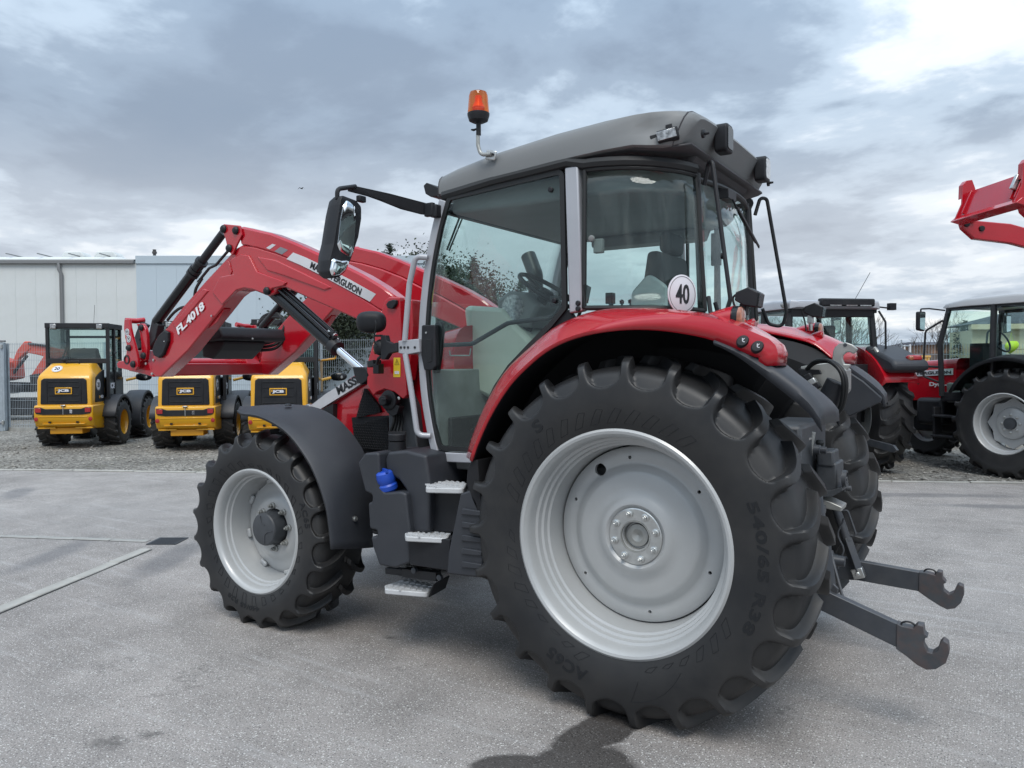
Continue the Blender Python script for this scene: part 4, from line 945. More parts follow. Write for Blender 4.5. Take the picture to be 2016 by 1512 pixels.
# elbow plates and pins
el = part(MB().prism(round_poly([xz(x, y, .60) for x, y in ((434, 449), (440, 441), (472, 444), (476, 462), (466, 482), (457, 503), (449, 494), (443, 468))], .012), .585, .600), 'elbow_plate', 'red', .004)
def pin(px, py, Y, r, name='pin_cap', parent=None, h=.022, mat='black_plastic'):
    return MB().lathe([(-.01, r), (h*.5, r), (h*.9, r*.72), (h, r*.6), (h+.001, .001)], at(px, py, Y=Y), 'y', 20).build(name, mat, parent or T)
for (x, y) in ((441, 451), (465, 454), (452, 489)): pin(x, y, .60, .028, parent=el)
pin(526, 573, YA1+.013, .027, parent=arm)
cov = part(MB().prism(round_poly([xz(x, y, YA1+.01) for x, y in ((316, 660), (327, 650), (334, 654), (334, 672), (324, 698), (316, 705), (306, 700), (303, 688), (309, 672))], .012), YA1-.002, YA1+.028), 'end_cover', 'black_plastic', .008)
MB().lathe([(0, .006), (.004, .005)], at(323.5, 672, Y=YA1+.038), 'y', 10).build('bolt', 'zinc', cov)
flg = part(MB().prism([xz(x, y, .54) for x, y in ((408, 625), (424, 606), (447, 608), (432, 634), (415, 648))], .50, .56), 'arm_flange', 'red', .004)
MB().lathe([(0, .008), (.006, .008), (.008, .004)], at(417, 622, Y=.585), 'y', 10).build('bolt', 'zinc', flg)
# tilt cylinder
YC = .52
def cyl(p, q, r, name, mat, parent=T, n=20): return MB().tube([p, q], r, n).build(name, mat, parent)
tc = cyl(at(397, 515, Y=YC), at(309, 633, Y=YC), .040, 'tilt_cylinder', 'black_gloss', T)
cyl(at(440, 458, Y=YC), at(395, 518, Y=YC), .030, 'rod_cover', 'black_steel', tc)
for (x, y) in ((398, 514), (386, 530), (381, 537)):
    p = at(x, y, Y=YC); q_ = at(x-3, y+4, Y=YC); cyl(p, q_, .047, 'collar', 'black_steel', tc)
MB().prism(round_poly([xz(x, y, YC) for x, y in ((306, 628), (318, 640), (312, 668), (296, 690), (288, 680), (300, 655))], .01), YC-.03, YC+.03).build('rod_eye', 'black_steel', tc, bevel=.005)
MB().tube(fillet([at(449, 494, Y=.545), at(425, 522, Y=.545), at(412, 528, Y=.545), at(390, 555, Y=.545)], .03, 4), .010, 8).build('level_rod', 'black_steel', tc)
MB().tube(catmull([at(398, 548, Y=.54), at(386, 568, Y=.55), at(383, 585, Y=.54)], 5), .011, 8).build('hose', 'rubber_seal', tc)
MB().tube(catmull([at(372, 604, Y=.53), at(356, 606, Y=.55), at(342, 616, Y=.55), at(330, 630, Y=.54)], 5), .011, 8).build('hose', 'rubber_seal', tc)
# tool carriage, near plate
car = part(MB().prism([xz(x, y, .62) for x, y in ((245, 629), (254, 628), (256, 646), (260, 663), (265, 680), (271, 706), (271, 722), (267, 730), (254, 729), (232, 724), (230, 716), (234, 711), (245, 710), (249, 695), (250, 682), (247, 666), (244, 646))], .598, .622), 'carriage_plate', 'red', .004)
for (x, y, r) in ((254.5, 685, .025), (263, 717, .027)): pin(x, y, .622, r, parent=car)
MB().lathe([(-.004, .036), (.006, .036), (.006, .026), (-.012, .026), (-.012, .001)], at(250, 708, Y=.622), 'y', 24).build('bush', 'black_steel', car)
for (x, y) in ((250.5, 654), (253.5, 667)):
    c = at(x, y, Y=.6235); w_ = MB().lathe([(0, .028), (.002, .028), (.0021, .001)], c, 'y', 28).build('warning_sticker', 'sign_white', car)
    MB().tube([c+Vector((.02*math.cos(a), .0025, .02*math.sin(a))) for a in [2*math.pi*k/20 for k in range(20)]], .0018, 4, closed=True).box(c+Vector((.004, .0025, 0)), (.006, .002, .024), (0, .5, 0)).box(c+Vector((-.006, .0025, .004)), (.006, .002, .014), (0, -.6, 0)).build('warning_symbol', 'ink', w_, 0)
ln2 = part(MB().prism([xz(x, y, .56) for x, y in ((272, 638), (283, 637), (289, 646), (292, 663), (293, 685), (290, 709), (283, 711), (279, 706), (282, 691), (281, 674), (279, 657), (275, 644))], .545, .575), 'carriage_link', 'red', .004)
for (x, y) in ((279, 645), (283.5, 700)): pin(x, y, .575, .026, parent=ln2)
part(MB().tube([at(247, 631, Y=.60), at(268, 632, Y=.52), at(283, 630, Y=.45)], .022, 14), 'lock_bar', 'red')
part(MB().prism(round_poly([xz(x, y, .48) for x, y in ((281, 634), (272, 655), (266, 676), (272, 690), (282, 684), (279, 670), (286, 650), (292, 640))], .006), .46, .50), 'carriage_lever', 'black_steel', .004)
part(MB().prism([xz(x, y, .48) for x, y in ((270, 690), (300, 690), (316, 742), (300, 737), (268, 730))], .40, .545), 'carriage_bracket', 'red', .006)
for (x, y) in ((303, 709), (288, 716), (300, 736)): MB().lathe([(0, .011), (.008, .010), (.009, .004)], at(x, y, Y=.581), 'y', 10).build('bolt', 'zinc', arm)
# lift cylinder
lcy = cyl(at(535, 571, Y=.515), at(662, 685, Y=.515), .046, 'lift_cylinder', 'black_gloss')
cyl(at(654, 678, Y=.515), at(664, 687, Y=.515), .053, 'gland', 'black_steel', lcy)
cyl(at(660, 683, Y=.515), at(718, 733, Y=.515), .025, 'piston_rod', 'chrome', lcy)
cyl(at(555, 566, Y=.53), at(656, 655, Y=.53), .017, 'oil_pipe', 'black_gloss', lcy); cyl(at(546, 568, Y=.56), at(650, 664, Y=.56), .010, 'oil_pipe', 'black_gloss', lcy)
cyl(at(649, 652, Y=.53), at(660, 662, Y=.53), .020, 'fitting', 'zinc', lcy); MB().box(at(655, 660, Y=.53), (.05, .04, .05)).build('valve_block', 'black_steel', lcy, bevel=.004)
part(MB().prism(round_poly([xz(x, y, .53) for x, y in ((709, 722), (735, 724), (742, 738), (735, 750), (725, 757), (714, 745))], .008), .49, .60), 'cylinder_foot', 'black_plastic', .006)
# tower
tw = part(MB().prism(round_poly([xz(x, y, .60) for x, y in ((757, 592), (765, 585), (787, 585), (790, 668), (798, 740), (801, 778), (793, 786), (776, 772), (757, 766), (742, 772), (735, 779), (722, 757), (722, 717), (735, 672))], .012), .555, .600), 'loader_tower', 'red', .006)
MB().prism([xz(x, y, .56) for x, y in ((786, 588), (810, 590), (812, 650), (809, 690), (800, 750), (786, 700))], .47, .556).build('tower_back', 'dark_red' if False else 'red', tw, bevel=.006)
MB().prism([xz(x, y, .60) for x, y in ((757, 592), (735, 672), (722, 717), (722, 757), (748, 806), (760, 806), (772, 760), (770, 640), (775, 600))], .40, .558).build('tower_inner', 'red', tw, bevel=.006)
MB().prism(round_poly([xz(x, y, .61) for x, y in ((766, 593), (776, 590), (782, 591), (782, 598), (775, 608), (765, 607), (762, 600))], .006), .598, .622).build('pin_cap', 'black_plastic', tw, bevel=.006)
lab = MB().prism(round_poly([xz(x, y, .602) for x, y in ((775, 704), (788, 704), (788, 742.5), (774.5, 742.5))], .004), .599, .6022).build('warning_label', 'yellow_label', tw)
c = at(781.3, 714, Y=.603); tri = [c+Vector((0, 0, .022)), c+Vector((.017, 0, -.012)), c+Vector((-.017, 0, -.012))]
MB().tube(tri, .0016, 4, closed=True).box(c+Vector((0, 0, .002)), (.003, .002, .013)).box(c+Vector((0, 0, -.008)), (.003, .002, .003)).build('label_symbol', 'ink', lab, 0)
c = at(781.3, 733.5, Y=.603); MB().box(c+Vector((.009, 0, 0)), (.016, .0015, .018), (0, .1, 0)).box(c-Vector((.009, 0, 0)), (.016, .0015, .018), (0, -.1, 0)).build('label_symbol', 'sign_white', lab, 0)
cp = part(MB().lathe([(-.04, .062), (.005, .062), (.010, .050), (.012, .034)], at(765, 788, Y=.60), 'y', 28).lathe([(0, .033), (.055, .033), (.06, .028), (.061, .001)], at(765, 788, Y=.60), 'y', 20).box(at(757, 786, Y=.663), (.035, .02, .012)).prism(round_poly([xz(x, y, .59) for x, y in ((756, 800), (776, 795), (788, 800), (783, 816), (774, 820), (764, 812))], .01), .55, .60), 'hydraulic_coupler', 'black_plastic', .004)
MB().lathe([(0, .010), (.006, .010), (.008, .004)], at(786, 784, Y=.602), 'y', 10).build('bolt', 'zinc', cp)
part(MB().prism([xz(x, y, .50) for x, y in ((764, 772), (800, 775), (812, 800), (822, 884), (830, 900), (765, 895))], .36, .50), 'tower_foot', 'casting_grey', .01)
for o in (arm, tb_, el, cov, flg, tc, car, ln2, lcy, tw): mirror(o)
for n_ in ('lock_bar', 'carriage_bracket', 'carriage_lever'): mirror(next(o for o in T.children if o.name == n_))
# cross members between the arms
cx = at(262, 716, Y=.60); part(MB().tube([(cx.x, -.60, cx.z), (cx.x, .60, cx.z)], .045, 20), 'carriage_tube', 'red')
cx = at(300, 733, Y=.50); part(MB().box((cx.x-.10, 0, cx.z+.02), (.10, .96, .10)), 'cross_beam', 'red', .012)
ck = at(470, 676, Y=0.); 
bxp = [(ck.x+.20, ck.z+.03), (ck.x+.10, ck.z+.115), (ck.x-.14, ck.z+.125), (ck.x-.20, ck.z+.02), (ck.x+.18, ck.z+.0)]
part(MB().prism(round_poly(bxp, .04), -.34, .30), 'valve_cover', 'black_plastic', .02)
part(MB().prism(round_poly([(ck.x+.16, ck.z+.02), (ck.x-.16, ck.z+.02), (ck.x-.08, ck.z-.06), (ck.x+.02, ck.z-.13), (ck.x+.14, ck.z-.11)], .02), -.16, .24), 'valve_box', 'black_plastic', .012)
MB().lathe([(0, .008), (-.006, .007)], (ck.x-.192, .02, ck.z+.035), 'x', 10).build('bolt', 'zinc', LAST[0])
for k, (dx, dz) in enumerate(((0, 0), (.02, .025), (.04, .05))):
    part(MB().tube(catmull([at(512, 690-k*6, Y=-.30), at(545, 684-k*8, Y=-.42), at(562, 655-k*10, Y=-.48), at(548, 618+k*3, Y=-.50), at(520, 622+k*3, Y=-.50), at(508, 640, Y=-.52)], 6), .013, 8), 'loader_hose', 'rubber_seal')
# work lamps in front of the cab on the silver bracket
YH = .80
br = part(MB().prism(round_poly([xz(x, y, YH) for x, y in ((784, 671), (824, 667), (826, 693), (800, 698), (784, 695))], .004), .74, YH), 'lamp_bracket', 'silver', .006)
for x in (789.5, 796.5, 803.5, 817): MB().lathe([(-.006, .0075), (.0035, .0075), (.004, .001)], at(x, 684, Y=YH), 'y', 12).build('bolt', 'black_steel', br)
hr = part(MB().tube(fillet([at(842, 507, Y=.77), at(818, 505, Y=YH), at(806, 560, Y=YH), at(797, 671, Y=YH)], .05, 7), .0165, 12), 'hand_rail', 'silver')
part(MB().tube(fillet([at(798, 697, Y=YH), at(810, 770, Y=YH), at(822, 857, Y=YH), at(848, 858, Y=.765)], .05, 7), .0165, 12), 'hand_rail', 'silver')
def ellipsoid(mb, c, rx, ry, rz, rot=0, n=16, m=24, pw=1.):
    rings = []
    for i in range(n+1):
        t = math.pi*i/n; ring = []
        for k in range(m):
            a = 2*math.pi*k/m; cx_, sx_ = math.cos(a), math.sin(a)
            f = lambda v: math.copysign(abs(v)**pw, v)
            v = Vector((rx*f(math.sin(t))*f(cx_) if True else 0, ry*math.cos(t), rz*f(math.sin(t))*f(sx_))); ring.append(Matrix.Rotation(rot, 3, 'Z') @ v+Vector(c))
        rings.append(ring)
    return mb.loft(rings)
lc = at(731, 634, Y=.80)
lm = part(ellipsoid(MB(), lc, .088, .055, .064, .56, pw=.72), 'head_lamp_shell', 'black_plastic', smooth=60)
MB().tube(catmull([at(738, 630, Y=.86), at(741, 640, Y=.86), at(738, 655, Y=.85), at(737, 672, Y=.84), at(742, 682, Y=.83)], 5), .004, 6).build('cable', 'rubber_seal', lm)
bk = part(MB().prism(round_poly([xz(x, y, .80) for x, y in ((752, 660), (761, 660), (764, 672), (775, 677), (784, 674), (785, 692), (768, 696), (760, 708), (753, 708), (752, 690)) ], .004), .775, .812), 'lamp_arm', 'black_plastic', .004)
MB().box(at(745, 661, Y=.80), (.05, .03, .012)).build('hinge', 'black_plastic', bk, bevel=.003)
l2 = part(ellipsoid(MB(), at(750, 684, Y=.78), .045, .045, .048, .5), 'indicator_shell', 'black_plastic', smooth=60)
MB().lathe([(0, .040), (.018, .040), (.022, .03)], at(748, 684, Y=.78)+Vector((.02, -.005, 0)), (Vector((.85, .5, 0)).normalized(), Vector((-.5, .85, 0)).normalized(), Vector((0, 0, 1))), 20).build('indicator_lens', 'lens_amber', l2)
part(MB().box(at(737, 716, Y=.66), (.07, .06, .04), (0, .1, -.3)).box(at(745, 726, Y=.68), (.045, .05, .06)).tube([at(752, 700, Y=.79), at(745, 706, Y=.78), at(742, 716, Y=.74)], .010, 8), 'lamp_joint', 'black_plastic', .006)
# ---- mirror on its arm
MX = 1.43
def yz(px, py, X=MX): p = at(px, py, X=X); return (p.y, p.z)
HO = [yz(x, y) for x, y in ((672, 384), (701, 395), (711, 407), (711, 430), (705, 467), (690, 511), (680, 534), (667, 546), (652, 548), (646, 535), (648, 512), (656, 480), (662, 440), (668, 402))]
rings = []; cy = sum(p[0] for p in HO)/len(HO); cz = sum(p[1] for p in HO)/len(HO)
hp = round_poly(HO, .02)
for dx, s in ((-.004, .97), (0, 1.), (.055, 1.0), (.085, .93), (.105, .72)):
    rings.append([Vector((MX+dx, cy+(a-cy)*s, cz+(b-cz)*s)) for a, b in hp])
mir = part(MB().loft(rings), 'mirror', 'black_plastic', smooth=45)
def mglass(px, dx, name, mat, r=.02, bulge=.003):
    P = round_poly([yz(x, y) for x, y in px], r); a = sum(p[0] for p in P)/len(P); b = sum(p[1] for p in P)/len(P)
    rg_ = []
    for s, d in ((1., 0), (.98, -.003), (.7, -.003-bulge*.5), (.35, -.003-bulge*.88), (.02, -.003-bulge)): rg_.append([Vector((MX+dx+d, a+(p[0]-a)*s, b+(p[1]-b)*s)) for p in P])
    return MB().loft(rg_).build(name, mat, mir, 60)
mglass(((681, 394), (697, 404), (699, 435), (694, 498), (688, 507), (668, 494), (663, 482), (669, 430), (674, 406)), -.004, 'mirror_glass', 'mirror_glass')
mglass(((671, 513), (688, 512), (680, 532), (668, 542), (652, 544), (648, 532), (653, 508)), -.004, 'wide_angle_glass', 'mirror_glass', bulge=.010)
ma = MB().tube(fillet([at(664, 392, X=MX+.03), at(664, 372, X=MX+.03), at(700, 367, Y=1.16)], .06, 7), .012, 10)
ma.build('arm_tube', 'black_plastic', mir)
pA = [at(697, 365, Y=1.16), at(770, 381, Y=.98), at(842, 400, Y=.785), at(840, 424, Y=.785), at(800, 413, Y=.88), at(760, 397, Y=1.0), at(735, 388, Y=1.07), at(697, 378, Y=1.16)]
MB().slab(pA, (.02, .028, .0)).build('mirror_arm', 'black_plastic', mir, bevel=.005)
MB().box(at(711, 392, Y=1.14), (.03, .05, .034)).build('adjuster', 'black_plastic', mir, bevel=.006)
MB().box(at(846, 413, Y=.79), (.06, .03, .075)).box(at(858, 416, Y=.775), (.045, .05, .07)).build('arm_hinge', 'black_plastic', mir, bevel=.006)
# ---- front mudguard
FO = [(467, 806), (478, 812), (500, 814), (522, 821), (545, 833), (564, 847), (582, 866), (598, 888), (613, 912), (626, 940), (637, 970), (646, 1001), (652, 1040), (656, 1082)]
FI = [(476, 802), (500, 799), (530, 797), (560, 796), (592, 797), (622, 802), (646, 812), (667, 826), (686, 845), (702, 865), (714, 885), (723, 908), (731, 960), (735, 1078)]
fo_ = lerp_list([at(x, y, Y=1.045) for x, y in FO], 30); fi_ = lerp_list([at(x, y, Y=.70) for x, y in FI], 30); rows = []
for i, (a, b) in enumerate(zip(fo_, fi_)):
    rad = Vector((a.x-FX, 0, a.z-FZ)).normalized()
    rows.append([a-rad*.022, a-rad*.008+Vector((0, .004, 0)), a+Vector((0, -.008, 0))]+[(a+Vector((0, -.008, 0))).lerp(b, k/6)+rad*.014*math.sin(math.pi*k/6) for k in range(1, 7)]+[b-rad*.02])
mg = MB().grid(rows).build('front_mudguard', 'grey_plastic', T, 50, solid=.006)
for (x, y, Y) in ((531, 801, .80), (567, 798, .80)): MB().lathe([(-.004, .022), (.006, .020), (.010, .012), (.011, .001)], at(x, y, Y=Y), 'z', 16).build('bolt_cover', 'grey_plastic', mg)
MB().lathe([(-.01, .016), (.004, .016)], at(699, 1021, Y=.87), (Vector((-.9, .3, .2)).normalized(), Vector((.3, .9, 0)).normalized(), Vector((.2, 0, .97)).normalized()), 16).lathe([(.0, .008), (.010, .008), (.011, .001)], at(699, 1021, Y=.87), (Vector((-.9, .3, .2)).normalized(), Vector((.3, .9, 0)).normalized(), Vector((.2, 0, .97)).normalized()), 12).build('bolt', 'zinc', mg)
part(MB().box((FX-.05, .58, .95), (.05, .05, .7)).box((FX-.05, .72, 1.26), (.05, .30, .04)), 'mudguard_stay', 'black_steel'); mirror(mg)
# ---- tanks and steps
def plate(px, Y, y0, y1, r=.02): return MB().prism(round_poly([xz(x, y, Y) for x, y in px], r), y0, y1)
tk = part(plate(((704, 912), (718, 892), (745, 891), (748, 958), (757, 970), (788, 968), (798, 972), (806, 1040), (806, 1108), (778, 1119), (746, 1113), (733, 1076), (729, 1056), (742, 1056), (742, 1044), (727, 1042), (724, 990), (732, 988), (732, 974), (718, 968)), .97, .60, .97), 'fuel_tank', 'grey_plastic', .016, seg=3)
c = at(769, 956, Y=.90); MB().lathe([(-.06, .036), (-.045, .050), (-.02, .052), (-.010, .044), (.004, .050), (.028, .052), (.052, .048), (.062, .036), (.063, .001)], c+Vector((0, .03, .028)), (Vector((.12, .25, .96)).normalized(), Vector((1, 0, -.12)).normalized(), Vector((0, .96, -.25)).normalized()), 28).box(c+Vector((0, .05, .092)), (.085, .014, .018), (0, 0, -.5)).build('filler_cap', 'blue_cap', tk)
tk2 = part(plate(((757, 905), (764, 890), (800, 887), (838, 897), (846, 955), (843, 1048), (808, 1048), (799, 965), (785, 945), (760, 930)), .93, .56, .93), 'rear_tank', 'grey_plastic', .016, seg=3)
c = at(782, 888, Y=.80); MB().lathe([(-.03, .056), (.03, .050), (.055, .048), (.058, .040), (.062, .050), (.095, .050), (.100, .045), (.101, .001)], c, 'z', 28).box(c+Vector((0, 0, .105)), (.10, .014, .016), (0, 0, .5)).build('filler_neck', 'black_plastic', tk2)
part(plate(((838, 962), (918, 966), (922, 1050), (842, 1048)), .90, .50, .88, .006), 'step_box', 'black_plastic', .006)
part(plate(((803, 1056), (886, 1062), (884, 1124), (806, 1112)), .97, .50, .97, .006), 'step_box', 'black_plastic', .010)
rb = part(plate(((906, 972), (926, 965), (940, 990), (956, 1060), (946, 1138), (879, 1130), (882, 1090)), 1.0, .70, 1.0, .012), 'step_guard', 'grey_plastic', .012)
for k in range(5):
    MB().prism([xz(x, y, 1.0) for x, y in ((912+k*0, 1000+k*26), (950, 1006+k*26), (950, 1016+k*26), (910, 1012+k*26))], .96, 1.012).build('rib', 'grey_plastic', rb, bevel=.004)
def step(px, Z, name='step_tread'):
    P = [at(x, y, Z=Z) for x, y in px]; P = round_poly([(p.x, p.y) for p in P], .025)
    o = part(MB().prism(P, Z-.028, Z, 'xy'), name, 'step_grey', .005)
    x0 = min(p[0] for p in P)+.03; x1 = max(p[0] for p in P)-.03; y0 = min(p[1] for p in P)+.025; y1 = max(p[1] for p in P)-.025
    cl = MB().box((0, 0, 0), (.026, .008, .008)).mesh('cleat', 0); cl.materials.append(MAT['step_grey'])
    nx = 6; ny = 5
    for i in range(nx):
        for j in range(ny):
            X_, Y_ = x0+(x1-x0)*(i+.5*(j % 2))/(nx-.5), y0+(y1-y0)*j/(ny-1); ins = False
            for (a0, b0), (a1, b1) in zip(P, P[1:]+P[:1]):
                if (b0 > Y_) != (b1 > Y_) and X_ < (a1-a0)*(Y_-b0)/(b1-b0)+a0: ins = not ins
            if not ins: continue
            c = link('cleat', cl, o); c.location = (X_, Y_, Z+.002); c.rotation_euler = (0, 0, .55 if j % 2 else -.55)
    return o
step(((840, 952), (880, 946), (919, 951), (913, 962), (838, 960)), .985)
step(((797, 1049), (842, 1039), (887, 1047), (881, 1060), (798, 1056)), .715)
s3 = step(((757, 1152), (803, 1138), (855, 1150), (842, 1167), (758, 1160)), .385)
part(MB().slab([at(855, 1150, Y=.95), at(886, 1132, Y=.80), at(878, 1158, Y=.80), at(846, 1176, Y=.95)], (.006, .008, 0)).box(at(830, 1130, Y=.86), (.24, .05, .05), (0, .05, 0)).box(at(790, 1125, Y=.80), (.20, .05, .035), (0, .05, 0)), 'step_hanger', 'black_steel', .003)
for (x, y) in ((818, 1122), (868, 1136)): part(MB().lathe([(0, .016), (.02, .016), (.022, .008)], at(x, y, Y=.90), 'y', 12), 'hanger_bolt', 'steel_grey')
# ---- three-point hitch
def link_arm(bar, hook, Y, th=.048):
    o = part(MB().prism([xz(x, y, Y) for x, y in bar], Y-th, Y), 'lower_link', 'steel_grey', .004)
    h_ = MB().prism([xz(x, y, Y+.006) for x, y in hook], Y-th-.008, Y+.006).build('link_hook', 'hook_iron', o, bevel=.003)
    return o
HK = [(1765, 1228), (1775, 1233), (1798, 1238), (1806, 1230), (1818, 1233), (1820, 1248), (1827, 1255), (1819, 1258), (1819, 1272), (1826, 1284), (1836, 1287), (1846, 1280), (1850, 1268), (1857, 1261), (1867, 1268), (1869, 1286), (1862, 1306), (1842, 1318), (1824, 1319), (1806, 1310), (1784, 1292), (1764, 1278)]
l1 = link_arm(((1600, 1150), (1640, 1170), (1768, 1229), (1767, 1276), (1626, 1207), (1590, 1190)), HK, .47)
HK2 = [(1809, 1127), (1820, 1127), (1841, 1133), (1846, 1125), (1855, 1127), (1856, 1139), (1863, 1147), (1856, 1151), (1858, 1163), (1868, 1171), (1878, 1167), (1884, 1154), (1888, 1151), (1897, 1155), (1898, 1171), (1892, 1187), (1880, 1198), (1864, 1200), (1850, 1193), (1828, 1179), (1808, 1165)]
l2_ = link_arm(((1600, 1075), (1645, 1094), (1692, 1105), (1812, 1127), (1812, 1165), (1690, 1143), (1642, 1140), (1600, 1120)), HK2, -.42)
for (x, y, Y, p_) in ((1788, 1232, .47, l1), (1831, 1127, -.42, l2_)):
    c = at(x, y, Y=Y-.015); MB().tube([c+Vector((.028*math.cos(a), 0, .018*math.sin(a))) for a in [2*math.pi*k/16 for k in range(16)]], .0045, 6, closed=True).build('pull_ring', 'black_steel', p_)
# lift rods
def lift_rod(a, b, Y, zinc=True):
    p, q_ = at(*a, Y=Y), at(*b, Y=Y); o = part(MB().tube([p, p.lerp(q_, .55)], .024, 16).tube([p.lerp(q_, .5), p.lerp(q_, .97)], .030, 4), 'lift_rod', 'steel_grey', .003)
    if zinc:
        MB().box(q_, (.06, .05, .055), (0, .35, 0)).lathe([(0, .014), (.04, .014)], q_, 'y', 6).build('rod_clevis', 'zinc', o, bevel=.004)
        m1 = p.lerp(q_, .12); m2 = p.lerp(q_, .48); d = Vector((-.055, 0, .01)); MB().tube(fillet([m1, m1+d, m2+d, m2], .015, 4), .006, 8).build('crank_handle', 'steel_grey', o)
    return o
lift_rod((1642, 990), (1690, 1128), -.38); lift_rod((1607, 960), (1638, 1185), .38, False)
part(MB().slab([at(1640, 1150, Y=.44), at(1650, 1160, Y=.44), at(1640, 1200, Y=.44), at(1630, 1195, Y=.44)], (0, -.02, 0)).tube([at(1633, 1080, Y=.30), at(1660, 1180, Y=.40)], .008, 6), 'stabiliser', 'steel_grey', .002)
# couplings and castings behind the axle
part(MB().box(at(1634, 935, Y=-.05), (.10, .20, .15)).box(at(1630, 900, Y=-.02), (.08, .16, .08)), 'coupling_block', 'casting_grey', .010)
MB().lathe([(0, .042), (-.02, .042), (-.022, .030), (-.012, .030), (-.012, .012), (-.022, .010), (-.023, .001)], at(1637, 940, Y=.05)+Vector((-.052, 0, 0)), 'x', 24).build('coupling_port', 'steel_grey', LAST[0])
part(MB().prism(round_poly([xz(x, y, .0) for x, y in ((1612, 962), (1640, 962), (1664, 955), (1664, 962), (1645, 973), (1612, 975))], .004), -.10, .08), 'drawbar_jaw', 'casting_grey', .004)
part(MB().prism(round_poly([xz(x, y, .0) for x, y in ((1620, 978), (1640, 985), (1662, 995), (1660, 1004), (1640, 1000), (1618, 995))], .006), -.08, .06), 'drawbar_plate', 'bare_metal', .004)
part(MB().tube([at(1600, 850, Y=.05), at(1592, 905, Y=.05)], .016, 10).box(at(1584, 856, Y=.10), (.05, .06, .06), (0, .2, 0)), 'check_rod', 'bare_metal', .003)
part(MB().lathe([(.03*k/2, .016+.006*(k % 2)) for k in range(9)], at(1614, 912, Y=.02), 'z', 14), 'gaiter', 'rubber_seal')
part(MB().lathe([(0, .055), (-.06, .05), (-.065, .03), (-.12, .025)], (-.66, 0, .62), 'x', 24), 'power_shaft', 'steel_grey')
# top link hook and bracket
hk = part(MB().prism([xz(x, y, .02) for x, y in ((1640, 692), (1643, 684), (1652, 676), (1665, 674), (1677, 678), (1688, 687), (1680, 697), (1674, 693.5), (1666, 693.5), (1659, 699), (1658, 707), (1662, 717), (1673, 717), (1673, 721), (1666, 729), (1658, 738), (1644, 722), (1638, 707))], -.015, .02), 'top_link_hook', 'bare_metal', .004)
MB().lathe([(-.002, .010), (.004, .009)], at(1664, 679, Y=.02), 'y', 14).build('pivot', 'steel_grey', hk)
part(MB().prism([xz(x, y, .05) for x, y in ((1575, 722), (1600, 717), (1640, 712), (1665, 728), (1665, 770), (1640, 800), (1600, 790))], -.12, .05), 'hitch_bracket', 'bare_metal', .006)
part(MB().prism(round_poly([xz(x, y, .12) for x, y in ((1570, 726), (1612, 728), (1616, 737), (1575, 740))], .004), .08, .11), 'hitch_arm', 'black_steel', .004)
p, q_ = at(1625, 800, Y=.16), at(1650, 752, Y=.16)
part(MB().tube([p, q_], .055, 20), 'hitch_cylinder', 'black_plastic', .006)
for k in range(3): part(MB().box(at(1592+k*8, 742+k*9, Y=.14), (.035, .05, .03), (0, .5, 0)), 'hydraulic_fitting', 'zinc' if k == 1 else 'black_steel', .004)
for k in range(2):
    part(MB().tube(catmull([at(1588, 728, Y=.10-.04*k), at(1605, 712+2*k, Y=.14-.04*k), at(1632+4*k, 711+k, Y=.20), at(1654+5*k, 730, Y=.24), at(1661+5*k, 760, Y=.24), at(1655+4*k, 800, Y=.20), at(1640, 822, Y=.15)], 6), .011, 10), 'hydraulic_hose', 'rubber_seal')
# fender work lamps
def fender_lamp(s):
    c = at(1474, 587, Y=.70) if s > 0 else at(1603, 612, Y=-.70)
    o = part(MB().prism(round_poly([(c.x+.05, c.z-.01), (c.x+.045, c.z+.025), (c.x-.01, c.z+.045), (c.x-.055, c.z+.02), (c.x-.045, c.z-.045), (c.x+.01, c.z-.035)], .006), c.y-.05, c.y+.05), 'work_lamp', 'black_plastic', .005)
    MB().box((c.x-.052, c.y, c.z-.012), (.008, .085, .060), (0, -.16, 0)).build('lamp_lens', 'black_gloss', o, bevel=.003)
    MB().box((c.x+.02, c.y, c.z-.05), (.03, .05, .05)).tube([(c.x+.02, c.y, c.z-.05), (c.x+.02, c.y, c.z-.12)], .012, 10).build('lamp_stand', 'black_plastic' if s > 0 else 'zinc', o, bevel=.003)
    MB().tube(catmull([(c.x+.045, c.y+.02, c.z+.02), (c.x+.065, c.y+.02, c.z), (c.x+.05, c.y+.02, c.z-.06), (c.x+.04, c.y+.02, c.z-.12)], 5), .005, 6).build('cable', 'rubber_seal', o)
fender_lamp(1); fender_lamp(-1)
# hoses running down from the loader coupler and behind the tower
for k in range(4):
    part(MB().tube(catmull([at(772+k*5, 796, Y=.56), at(776+k*5, 826, Y=.57-.02*k), at(768+k*7, 858, Y=.55), at(776+k*6, 892, Y=.50)], 6), .010, 8), 'loader_hose', 'rubber_seal')
for k in range(3):
    part(MB().tube(catmull([at(815, 600+k*9, Y=.50), at(826, 640, Y=.47-.02*k), at(818, 700, Y=.46), at(812, 760, Y=.45)], 6), .010, 8), 'loader_hose', 'rubber_seal')
for (x, y, Y, w_) in ((1602, 885, .12, .05), (1618, 968, -.15, .045), (1652, 960, -.20, .04), (1600, 1000, .15, .06)):
    c = at(x, y, Y=Y); part(MB().lathe([(0, w_*.5), (-.03, w_*.5), (-.034, w_*.35), (-.06, w_*.35)], c, 'x', 14), 'hydraulic_coupler', 'steel_grey')
part(MB().tube([at(1655+6*math.cos(k*.9), 1020+k*9, Y=-.30) for k in range(12)], .006, 6), 'check_chain', 'steel_grey')
